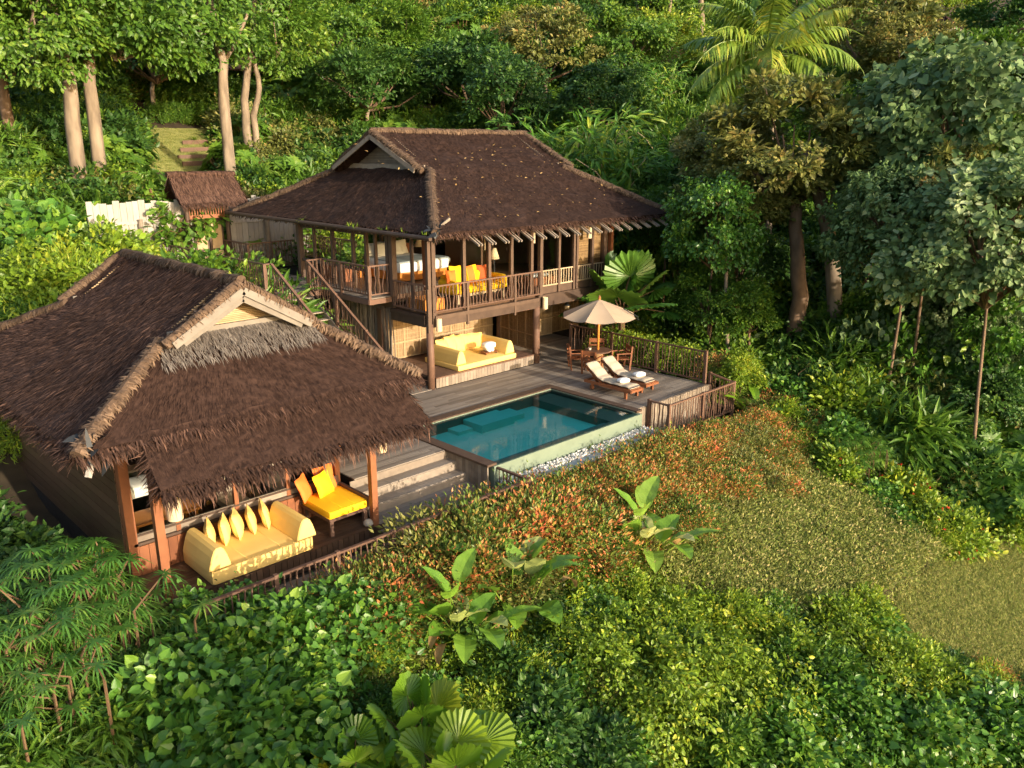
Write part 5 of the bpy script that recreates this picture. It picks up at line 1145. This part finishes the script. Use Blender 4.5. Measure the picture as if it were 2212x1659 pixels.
tree('crown_deep', 330, 110, 62, 1.1, None, 'dark leaved tree between the two groups of pale trunks')
tree('crown_green', 690, 90, 66, 1.15, None, 'mid green tree above the thatched roof of the villa at its left')
tree('crown_deep', 795, 175, 60, 1.05, None, 'dark round tree just left of the hillside stairway')
tree('crown_green', 860, 90, 70, 1.2, None, 'green tree above the dark gap of the hillside stairway')
tree('crown_deep', 1010, 150, 62, 1.3, None, 'dense dark green tree right of the hillside stairway')
tree('crown_deep', 1080, 215, 56, 1.0, None, 'dark bushy tree over the middle of the villa ridge')
tree('crown_olive', 1180, 110, 64, 1.3, None, 'olive tree with reddish young leaves above the villa ridge')
tree('crown_green', 1330, 110, 66, 1.25, None, 'green tree between the olive crown and the tall grey trunk')
tree('crown_lime', 1420, 95, 70, 1.1, None, 'yellow green tree left of the tall grey trunk')
tree('crown_deep', 1300, 215, 56, .95, None, 'dark evergreen right of the villa ridge behind the bamboo')
tree('crown_green', 1530, -70, 78, 1.2, [(.3, (1520, 150), (1516, 60), (1512, -60))], 'tall tree with smooth grey trunk left of the coconut palm')
tree('crown_olive', 1870, 55, 62, 1.5, None, 'big olive tree at the top, right of the coconut palm')
tree('crown_olive', 1960, 130, 58, 1.05, None, 'smaller olive tree below the hilltop pavilion')
tree('crown_green', 2130, 175, 56, 1.1, None, 'green tree below the right hilltop villa')
tree('crown_lime', 2030, 20, 84, 1.1, None, 'yellow green tree above the small hilltop roof')
tree('crown_deep', 2190, 60, 80, 1.2, None, 'dark tree at the top right corner')
tree('crown_deep', 2000, 210, 50, .9, None, 'dark shaded tree over the silvery leaved one')
tree('crown_olive', 1720, 335, 37, 1.25, [(.34, (1785, 870), (1800, 700), (1796, 520), (1770, 420), (1740, 330))], 'large tree with thick pale trunk and olive crown tipped red, right of the villa', 'bark')
tree('crown_olive', 1610, 430, 36, .8, [(.33, (1725, 640), (1722, 520), (1716, 430)), (.05, (1720, 440), (1700, 370), (1690, 290)), (.05, (1722, 440), (1740, 360), (1750, 280)), (.04, (1716, 440), (1712, 350), (1716, 270)), (.05, (1790, 480), (1800, 400), (1795, 330)), (.04, (1780, 480), (1770, 400), (1768, 330))], 'olive tree with a short cut trunk sprouting thin shoots', 'barkb')
tree('crown_silver', 2060, 340, 38, 1.4, [(.10, (1880, 960), (1850, 850), (1832, 745), (1850, 650), (1890, 560)), (.08, (1870, 740), (1884, 640), (1890, 560)), (.07, (1935, 780), (1925, 640), (1950, 520)), (.07, (1905, 740), (1912, 640), (1900, 540))], 'silvery heart leaved tree on thin curving stems at the right', 'barkb')
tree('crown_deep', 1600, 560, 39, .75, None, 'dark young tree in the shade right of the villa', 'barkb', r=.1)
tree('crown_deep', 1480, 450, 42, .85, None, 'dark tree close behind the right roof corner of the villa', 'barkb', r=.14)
tree('crown_green', 2190, 380, 38, .9, None, 'green tree at the right edge beyond the silvery crown', 'barkb')
tree('coco_crown', 1658, 118, 47, 1.5, [(.2, (1672, 330), (1664, 220), (1659, 125))], 'coconut palm with long arching fronds rising behind the olive crown', 'bark', 'coconut_palm', cat='palm')
tree('feather_palm', 1566, 470, 33, .8, [(.075, (1572, 770), (1568, 660), (1570, 560), (1566, 470))], 'slender straight palm stem with ragged leaves right of the fan palm', 'bark', 'slender_palm', cat='palm')
for px, py, s, lb in ((690, 15, 1.0, 'far green tree at the top above the twin stemmed tree'), (960, 25, 1.1, 'far tree at the top centre, left of the olive crown'), (1120, 5, 1.1, 'far tree at the very top, above the olive crown'), (1400, 10, 1.1, 'far tree at the very top, left of the tall grey trunk'), (1750, -10, 1.1, 'far tree behind the coconut palm')):
    tree('crown_green' if s > 1 else 'crown_deep', px, py, 92, s*1.2, None, lb, 'bark')
for px, py, lb in ((1040, -5, 'bare pale trunk at the top centre, left one of two'), (1180, 0, 'bare pale trunk at the top above the olive crown'), (1440, 20, 'slim pale trunk left of the grey trunk'), (1370, 15, 'slim bare forked trunk at the top over the green tree')):
    tree('crown_green', px, py-110, 88, .8, [(.2, (px, py+60), (px+6, py), (px+14, py-60))], lb)

for kd, px, py, D, s, lb in (('crown_vine', 1545, 480, 34, .6, 'vine hung young tree before the dark trees right of the villa eave'), ('crown_silver', 1965, 500, 33, .75, 'silvery young tree between the pale trunk and the big silvery crown'), ('crown_vine', 2010, 590, 31, .75, 'vine hung young tree below the big silvery crown'), ('crown_silver', 2150, 520, 31, .9, 'silvery young tree at the right edge, upper'), ('crown_vine', 2200, 690, 27, .7, 'vine hung young tree at the right edge, lower'), ('crown_vine', 1945, 690, 29, .6, 'vine hung small tree over the thin curving stems'), ('crown_silver', 2080, 700, 27, .62, 'silvery small tree low in the right hand jungle'),
    ('crown_olive', 2010, 450, 34, .75, 'olive young tree in front of the big silvery crown'), ('crown_green', 1620, 660, 33, .42, 'mid green small tree left of the thick pale trunk'), ('crown_green', 1540, 640, 34, .5, 'mid green small tree by the slender palm stem'), ('crown_deep', 2160, 850, 24.5, .55, 'deep green small tree low at the right edge'), ('crown_green', 2040, 840, 25.5, .55, 'mid green small tree above the leaf whorls'), ('crown_deep', 1940, 880, 26.5, .42, 'deep green small tree behind the red flowers'), ('crown_green', 1440, 470, 39, .6, 'mid green small tree at the right tip of the villa eave'), ('crown_olive', 1580, 330, 40, .8, 'olive tree below the coconut fronds')):
    if py > 560 and px > 1900:
        q = gnd(px, py, 2.1*s); D = min(math.hypot(q[0]-CAM[0], q[1]-CAM[1]), D+9)
    tree(kd, px, py+14, D, (s*rng.uniform(.9, 1.25), s*rng.uniform(.9, 1.25), s*rng.uniform(1., 1.35)), None, lb, 'barkb', r=.06)
# --- bamboo, palms and big leaved plants --------------------------------
plant('bamboo', 1240, 300, 45, 2.2, 'drooping bamboo clump right behind the villa ridge', 'bamboo'); plant('bamboo', 1335, 340, 43.5, 2.1, 'drooping bamboo clump over the right hip of the villa roof', 'bamboo')
plant('bamboo', 1425, 380, 42.5, 1.9, 'drooping bamboo clump beyond the right eave tip', 'bamboo'); plant('bamboo', 1390, 170, 60, 1.5, 'bamboo on the hill with orange stems showing', 'bamboo')
plant('bamboo', 1480, 330, 50, 1.5, 'bamboo clump left of the coconut palm, lowest on the hill', 'bamboo')
plant('glossy_fan', 1345, 640, 33.5, 1.9, 'big round leaved fan palm beside the parasol', 'palm', z=.6)
plant('banana_plant', 1640, 780, 29, .8, 'banana plant left of the thick pale trunk', 'banana'); plant('feather_palm', 1590, 740, 30, 1.1, 'pale feathery plant right of the slender palm stem', 'palm')
plant('lady_palm', 1310, 720, 34.5, .8, 'spiky palm tuft behind the deck fence below the parasol', 'palm', z=.2); plant('lady_palm', 1480, 740, 32, 1., 'dark spiky palm behind the middle of the deck fence', 'palm')
plant('lady_palm', 1870, 850, 27.5, .9, 'spiky palm at the foot of the thick pale trunk', 'palm')
gplant('whorl_shrub', 2120, 880, 1.25, 'glossy shrub of leaf whorls at the right, upper one'); gplant('whorl_shrub', 2000, 985, .95, 'glossy shrub of leaf whorls above the red flowers'); gplant('whorl_shrub', 2170, 1000, .9, 'glossy shrub of leaf whorls at the right edge')
plant('paddle_plant', 1400, 1160, 19.2, 1.1, 'clump of big paddle leaves at the edge of the rough slope', 'plant', sink=-.25); plant('paddle_plant', 1105, 1320, 16.2, 1.15, 'large clump of paddle leaves in the middle of the foreground', 'plant', sink=-.2); plant('paddle_plant', 1000, 1410, 15.0, 1.0, 'paddle leaf clump with greyish undersides, left of the large one', 'plant', sink=-.3)
plant('paddle_plant', 1500, 985, 23, .45, 'single upright broad leaf among the red shrubs', 'plant')
plant('fan_palm', 905, 1560, 12.4, .95, 'pleated fan palm in the bottom centre, upper one', 'palm', z=-2.6); plant('fan_palm', 975, 1700, 11.2, 1.0, 'pleated fan palm cut by the bottom edge', 'palm', z=-2.7); plant('fan_palm', 760, 1660, 11.6, .8, 'pleated fan palm in shade, left of the other two', 'palm', z=-2.6)
plant('fishtail_palm', 395, 470, 39.5, 1.45, 'clump palm with pale stems in front of the silvery board fence', 'palm', z=2.3)
plant('feather_palm', 345, 420, 44, .9, 'small feathery palm at the left end of the board fence', 'palm')
plant('strap_plant', 600, 190, 56, 1.8, 'spiky strap leaved plant right of the twin stems, upper', 'plant'); plant('strap_plant', 700, 235, 52, 2.2, 'spiky strap leaved plant, topmost of the group over the villa roof', 'plant'); plant('strap_plant', 650, 255, 51, 2.0, 'spiky strap leaved plant nearest the forked tree', 'plant'); plant('strap_plant', 740, 270, 50, 2.0, 'spiky strap leaved plant nearest the villa gable', 'plant'); plant('strap_plant', 560, 250, 53, 1.9, 'spiky strap leaved plant at the twin stems foot', 'plant')
plant('feather_palm', 690, 310, 47, 1.2, 'dark feathery palm over the left slope of the villa roof', 'palm'); plant('feather_palm', 590, 385, 45, .9, 'drooping feathery palm beside the gatehouse roof', 'palm'); plant('feather_palm', 850, 255, 52, 1.0, 'feathery palm left of the stairway foot', 'palm')
for px, py, s, lb in ((420, 300, .5, 'left'), (445, 315, .45, 'middle'), (475, 320, .5, 'right')): gplant('strap_plant', px, py, s, 'small pineapple like plant on the terrace edge, '+lb+' one', 'plant')

# --- shrubs -----------------------------------------------------------
S = [('heart_shrub', 55, 250, 37, 2.6, 'huge lime vine covered bush at the left edge'), ('lime_shrub', 110, 300, 36, 2.4, 'huge lime bush left of the board fence, middle part'), ('lime_shrub', 205, 270, 38, 1.75, 'tall lime bush peak beside the terrace lawn'), ('lime_shrub', 60, 420, 33, 2.2, 'lime bush in the middle of the left edge'), ('feather_shrub', 165, 480, 33, 1.9, 'feathery lime bush left of the board fence'), ('feather_shrub', 120, 590, 29, 1.9, 'feathery lime bush above the pavilion ridge'), ('feather_shrub', 30, 560, 29, 1.8, 'feathery lime bush at the left edge over the pavilion roof'), ('feather_shrub', 205, 560, 31, 1.2, 'feathery lime bush at the left end of the pavilion ridge'), ('feather_shrub', 20, 660, 27, 1.3, 'lime bush in the shade of the pavilion roof'),
     ('lime_shrub', 410, 570, 32, 2.2, 'lime bush above the pavilion ridge end'), ('green_shrub', 485, 570, 33, 2.1, 'green bush between pavilion ridge and landing'), ('lance_shrub', 560, 640, 31, 2.0, 'long leaved bush beside the villa staircase'), ('lime_shrub', 345, 540, 36, 1.5, 'lime bush at the foot of the board fence'), ('lime_shrub', 605, 690, 30, 1.6, 'green bush under the villa staircase')]
for k, px, py, D, s, lb in S: plant(k, px, py, D, s, lb)
plant('whorl_shrub', 815, 720, 29.5, .55, 'broad leaved plant under the landing by the stick wall', 'plant', z=.1); plant('feather_palm', 770, 680, 31, .5, 'small palm in the shade under the landing', 'palm', z=.2); plant('green_shrub', 560, 500, 41, .7, 'dark thin plant growing before the grey boards', z=2.9)
for px, py, s, lb in ((340, 245, .9, 'clipped green hedge bush at the left of the terrace lawn'), (380, 245, .9, 'clipped green hedge bush in the middle of the terrace lawn'), (430, 250, 1.0, 'leafy green bush on the right of the terrace lawn'), (470, 250, .9, 'leafy bush left of the forked tree')): gplant('green_shrub', px, py, s, lb)
for i, w_ in enumerate(('nearest the villa', 'second from the villa', 'third from the villa', 'third from the corner', 'second from the corner', 'outside the deck corner')):
    x, y = 8.75+.05*i, -.7-1.25*i; px, py, _ = proj((x, y, 0)); plant('lime_shrub' if i != 4 else 'red_shrub', px, py, math.hypot(x-CAM[0], y-CAM[1]), .82, 'hedge bush behind the deck fence, '+w_, z=.0)
for px, py, s, lb in ((1690, 905, .8, 'lime shrub at the right end of the red bed'), (1750, 960, .75, 'lime shrub below the pale trunk, by the red bed'), (1800, 1010, 1.0, 'red flowered shrub highest in the row along the slope'), (1940, 1050, 1.0, 'red flowered shrub in the middle of the row'), (1985, 1100, 1.0, 'red flowered shrub next to last in the row'), (2050, 1150, 1.0, 'red flowered shrub lowest in the row, by the lawn')):
    o = gplant('flower_shrub', px, py, s, lb)
    if 'red' in lb and 'bed' not in lb:
        mb = MB(); n = 14; d_ = nrmz(rng.normal(size=(n, 3))+np.array([0, -.6, .7])); c = d_*(1., 1., .9)+Z*.3
        for q in c: mb.inst(kite, np.tile(q, (10, 1)), nrmz(rng.normal(size=(10, 3))+Z*.4), rng.normal(size=(10, 3)), np.full(10, .06), 0, .5)
        fl = link('flower', mb.mesh('flower', M['redflower']), None); fl.parent = o; fl.location = (0, 0, 0)
for k, px, py, s, lb in (('silver_shrub', 1880, 770, 1.7, 'tall silvery vine mound at the foot of the thin curving stems'), ('heart_shrub', 1960, 800, 1.8, 'tall heart leaved vine mound left of the jungle poles'), ('silver_shrub', 2045, 790, 2.0, 'tall silvery vine mound in the middle of the right hand jungle'), ('heart_shrub', 2110, 850, 1.8, 'tall heart leaved vine mound by the upper leaf whorls'), ('silver_shrub', 2190, 830, 1.9, 'tall silvery vine mound cut by the right edge'), ('lance_shrub', 1840, 880, 1.1, 'long leaved shrub right of the thick pale trunk foot'), ('olive_shrub', 2000, 690, 1.9, 'tall olive shrub below the vine hung trees'), ('olive_shrub', 2150, 660, 2.0, 'tall olive shrub at the right, between silvery mounds'), ('deep_shrub', 1640, 700, 1.3, 'dark shrub left of the pale trunks'), ('deep_shrub', 1720, 640, 1.4, 'dark shrub below the cut trunk')):
    gplant(k, px, py, (s*.9, s*.9, s*1.25), lb)
F_ = [('lady_palm', 30, 1010, 15.6, 1.45, 'spiky lady palm at the left edge under the pavilion eave', 'palm'), ('lady_palm', 95, 1075, 15.4, 1.4, 'spiky lady palm beside the dark pavilion wall', 'palm'), ('lady_palm', 30, 1150, 14.2, 1.25, 'spiky lady palm low at the left edge', 'palm'), ('lady_palm', 160, 1150, 14.8, 1.1, 'spiky lady palm nearest the pavilion corner', 'palm')]
for k, px, py, D, s, lb, c in F_: plant(k, px, py, D, s, lb, c)
G_ = [('feather_shrub', 190, 1260, .8, 'fine leaved bush below the lady palms'), ('lance_shrub', 80, 1300, .75, 'long leaved bush at the left edge below the palms'), ('lance_shrub', 120, 1430, .85, 'long leaved bush in the lower left shade'), ('lance_shrub', 30, 1520, .85, 'long leaved bush at the lower left edge'), ('lance_shrub', 210, 1560, .8, 'long leaved bush near the lower left corner'), ('lance_shrub', 90, 1640, .8, 'long leaved bush in the lower left corner'),
      ('heart_shrub', 420, 1370, .8, 'heart leaved vine mound below the pavilion corner'), ('heart_shrub', 520, 1350, .7, 'heart leaved vine mound before the walkway fence'), ('heart_shrub', 620, 1370, .8, 'heart leaved vine mound below the daybed'), ('heart_shrub', 500, 1470, .9, 'heart leaved vine mound in mid shade'), ('deep_shrub', 330, 1480, .9, 'dark small leaved shrub left of the middle shade'), ('heart_shrub', 650, 1490, .9, 'heart leaved vine mound left of the fan palms'), ('heart_shrub', 790, 1380, .8, 'sunlit heart leaved vine mound below the red shrubs'), ('heart_shrub', 880, 1330, .75, 'sunlit heart leaved vine mound left of the paddle leaves'), ('heart_shrub', 380, 1590, 1.25, 'large leaved vine mound at the bottom left'), ('heart_shrub', 540, 1620, 1.3, 'large leaved vine mound at the bottom'),
      ('lime_shrub', 1240, 1290, .75, 'lime shrub right of the large paddle leaves'), ('lime_shrub', 1340, 1270, .7, 'lime shrub under the upper paddle leaves'), ('lime_shrub', 1450, 1320, .85, 'lime shrub at the lower edge of the rough slope'), ('lime_shrub', 1560, 1340, .9, 'lime shrub below the rough slope, second'), ('lime_shrub', 1670, 1370, .95, 'lime shrub below the rough slope, third'), ('lime_shrub', 1790, 1360, .95, 'lime shrub topped by a pointed shoot beside the lawn'), ('lime_shrub', 1860, 1330, .8, 'lime shrub standing highest by the lawn step'), ('green_shrub', 1740, 1450, 1.0, 'green shrub mound in the lower right'), ('lime_shrub', 1900, 1440, 1.0, 'lime shrub mound left of the mown lawn'), ('lime_shrub', 2010, 1500, 1.0, 'lime shrub mound at the lower edge of the mown lawn'),
      ('vine_curtain', 1260, 1420, .9, 'lime vine curtain hanging right of the paddle leaves'), ('vine_curtain', 1380, 1440, 1.0, 'lime vine curtain in the middle right'), ('vine_curtain', 1500, 1460, 1.0, 'lime vine curtain hanging over the dark hollow'), ('vine_curtain', 1420, 1560, 1.0, 'lime vine curtain low beside the dark hollow'), ('vine_curtain', 1620, 1530, 1.0, 'lime vine curtain at the bottom right of centre'), ('green_shrub', 1560, 1620, .95, 'green shrub at the bottom, right of the hollow'), ('heart_shrub', 1840, 1560, .95, 'heart leaved vine in the lower right'), ('heart_shrub', 2000, 1600, 1., 'heart leaved vine near the lower right corner'), ('heart_shrub', 2130, 1560, 1., 'heart leaved vine at the lower right edge'), ('heart_shrub', 2190, 1640, 1., 'heart leaved vine in the lower right corner'), ('heart_shrub', 1700, 1640, .9, 'pale heart leaved vine at the bottom edge'), ('red_shrub', 2140, 1455, .55, 'small red leaved shrub beside the mown lawn'), ('deep_shrub', 1180, 1560, .9, 'dark shrub right of the fan palms'), ('deep_shrub', 1300, 1640, .8, 'dark shrub at the bottom, under the vine curtains')]
for k, px, py, s, lb in G_: gplant(k, px, py, s, lb)
for x, y, s, lb in ((-12.2, -8.9, 1.0, 'heart leaved vine at the walkway corner below the left post'), (-11.2, -9.0, 1.05, 'heart leaved vine before the left end of the walkway rail'), (-10.2, -9.1, 1.0, 'heart leaved vine before the walkway rail under the daybed'), (-9.3, -9.5, .9, 'heart leaved vine where the red shrubs begin')):
    px, py, w_ = proj((x, y, 0)); plant('heart_shrub', px, py, math.hypot(x-CAM[0], y-CAM[1]), s, lb)
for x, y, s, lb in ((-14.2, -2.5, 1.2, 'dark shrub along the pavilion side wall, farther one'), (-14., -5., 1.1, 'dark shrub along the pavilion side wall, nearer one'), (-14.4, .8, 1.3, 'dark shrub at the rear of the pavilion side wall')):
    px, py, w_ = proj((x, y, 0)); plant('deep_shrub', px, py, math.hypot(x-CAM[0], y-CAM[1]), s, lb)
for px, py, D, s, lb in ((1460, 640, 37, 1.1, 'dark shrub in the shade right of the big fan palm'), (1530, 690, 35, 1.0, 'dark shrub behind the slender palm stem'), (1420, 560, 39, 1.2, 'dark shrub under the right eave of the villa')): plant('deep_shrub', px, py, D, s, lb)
for px, py, s, lb in ((2060, 700, 1.5, 'silvery vine mound right of the thin stems'), (2160, 770, 1.4, 'silvery vine mound at the right edge'), (1960, 780, 1.2, 'silvery vine mound beside the thin stems'), (1900, 690, 1.2, 'silvery vine climbing by the thick pale trunk'), (2170, 620, 1.5, 'silvery vine mound below the silvery tree')): gplant('silver_shrub', px, py, s, lb)

# --- hill buildings ---------------------------------------------------
hv = thing('hill_villa', 'dark posted villa among the pale trunks up the hill at the left', 'villa', (5, 38, 9))
for x in np.arange(-4, 14, 2.2):
    mb = MB(); mb.b2((x-.14, 38, 6), (x+.14, 38.3, 13.6), 0, .8); part(mb, 'post', 'greywood', hv)
mb = MB(); mb.b2((-6, 40.5, 6), (15, 41, 14), 0, .3); part(mb, 'wall', 'dark', hv)
mb = MB(); mb.b2((-6, 37.6, 9.3), (15, 40.5, 9.55), 0, .4); part(mb, 'floor', 'greywood', hv)
part(railing((-5, 37.8, 9.5), (14, 37.8, 9.5), .15, 1.0, .3), 'railing', 'greywood', hv)
mb = MB(); thatch_quad(mb, (-7, 36.6, 13.6), (16, 36.6, 13.6), (14, 41, 16.5), (-5, 41, 16.5), 40, .2, .5, .06, .6); part(mb, 'roof', 'thatch', hv)
mb = MB(); mb.b2((6.2, 38.6, 9.5), (6.9, 39.2, 10.6)); one(mb, 'draped_table', M['blue'], 'blue violet cloth covered stand behind a post of the left hill villa', 'table')
def pyramid(t, c, w_, h, ze):
    mb = MB(); x, y = c; a = w_/2; A_ = [(x-a, y-a, ze), (x+a, y-a, ze), (x+a, y+a, ze), (x-a, y+a, ze)]
    for i in range(4): thatch_quad(mb, A_[i], A_[(i+1) % 4], (x+.1, y, ze+h), (x-.1, y, ze+h), 40, .2, .5, .06, .6)
    part(mb, 'roof', 'thatch', t)
p = at(2085, 85, 66); t = thing('hill_pavilion', 'small dark roofed pavilion on the hilltop behind a parasol', 'pavilion', (p[0], p[1], p[2]-3.5))
pyramid(t, (p[0]+1.5, p[1]+2), 6.5, 2.4, p[2]-.6)
for dx, dy in ((-1, -.5), (4, -.5), (-1, 4.5), (4, 4.5)): mb = MB(); mb.b2((p[0]+dx-.15, p[1]+dy-.15, p[2]-6), (p[0]+dx+.15, p[1]+dy+.15, p[2]-.4), 0, .5); part(mb, 'post', 'wood', t)
mb = MB(); mb.b2((p[0]-2, p[1]+5, p[2]-5), (p[0]+6, p[1]+5.3, p[2]-.4), 0, .2); part(mb, 'back_wall', 'dark', t)
q = at(2052, 72, 62); um2 = thing('parasol', 'small far parasol on the hilltop before a dark roof', 'parasol', (q[0], q[1], q[2]-3))
mb = MB(); mb.lathe([(1.9, 0), (1.0, .38), (.1, .75), (0, .8)], (q[0], q[1], q[2]-.35), 10); part(mb, 'canopy', 'taupe', um2); mb = MB(); mb.tube([(q[0], q[1], q[2]-4), (q[0], q[1], q[2]-.2)], .06, 6); part(mb, 'pole', 'tan', um2)
p = at(2230, 150, 56); t = thing('hill_villa', 'dark villa under low eaves at the right edge of the hilltop', 'villa', (p[0], p[1], p[2]-4)); pyramid(t, (p[0]+2, p[1]), 9, 3., p[2]+.2)
for dx, dy in ((-2, -3.5), (-2, 3.5), (5, -3.5), (5, 3.5)): mb = MB(); mb.b2((p[0]+dx-.15, p[1]+dy-.15, p[2]-6), (p[0]+dx+.15, p[1]+dy+.15, p[2]+.3), 0, .5); part(mb, 'post', 'wood', t)
mb = MB(); mb.b2((p[0]-1, p[1]-3, p[2]-5), (p[0]+5, p[1]+3, p[2]+.2), 0, .2); part(mb, 'wall', 'dark', t)
mb = MB()
A_, B_ = gnd(915, 262), gnd(925, 205)
for k in range(26):
    c = A_+(B_-A_)*k/25; c[2] = float(gz(c[0], c[1])); mb.box((c[0], c[1], c[2]+.12), (1.7, .5, .3), 0, None, rz=-.6)
tag(mb.build('hillside_stairs', M['greywood']), 'narrow stairway climbing the dark gap behind the villa ridge', 'steps', kind='structure')
te = thing('retaining_terrace', 'stepped brown board terraces beside the grass above the gatehouse', 'retaining wall', tuple(gnd(440, 345)))
for k, (yy, x0_, x1_) in enumerate(((316, 395, 500), (332, 390, 500), (348, 385, 500), (362, 395, 500))):
    a, b = gnd(x0_, yy), gnd(x1_, yy-4); mb = MB(); mb.beam(a+Z*.1, b+Z*.1, .08, .5, 0, .4); part(mb, 'edge_board', 'rail', te)
# unseen trees behind the camera, added to shade the lower left growth
for x, y, s, lb in ((-17.6, -28.5, 1.2, 'unseen leafy tree down the slope, left one of two added for shade'), (-12.6, -29.5, 1.0, 'unseen leafy tree down the slope, right one of two added for shade')):
    q = np.array([x, y, gz(x, y)]); t = thing('shading_tree', lb, 'tree', tuple(q))
    c = link('crown', PROTO['crown_green'][int(s*10) % 3], t); c.location = (0, 0, 1.1-float(q[2])); spin(c, (s, s, 1.15), None)
    mb = MB(); mb.tube([q-Z*.3, q+Z*3, q+Z*(1.5-float(q[2]))], [.25, .2, .12], 8, 0); mb.build('trunk', M['barkb'], t)
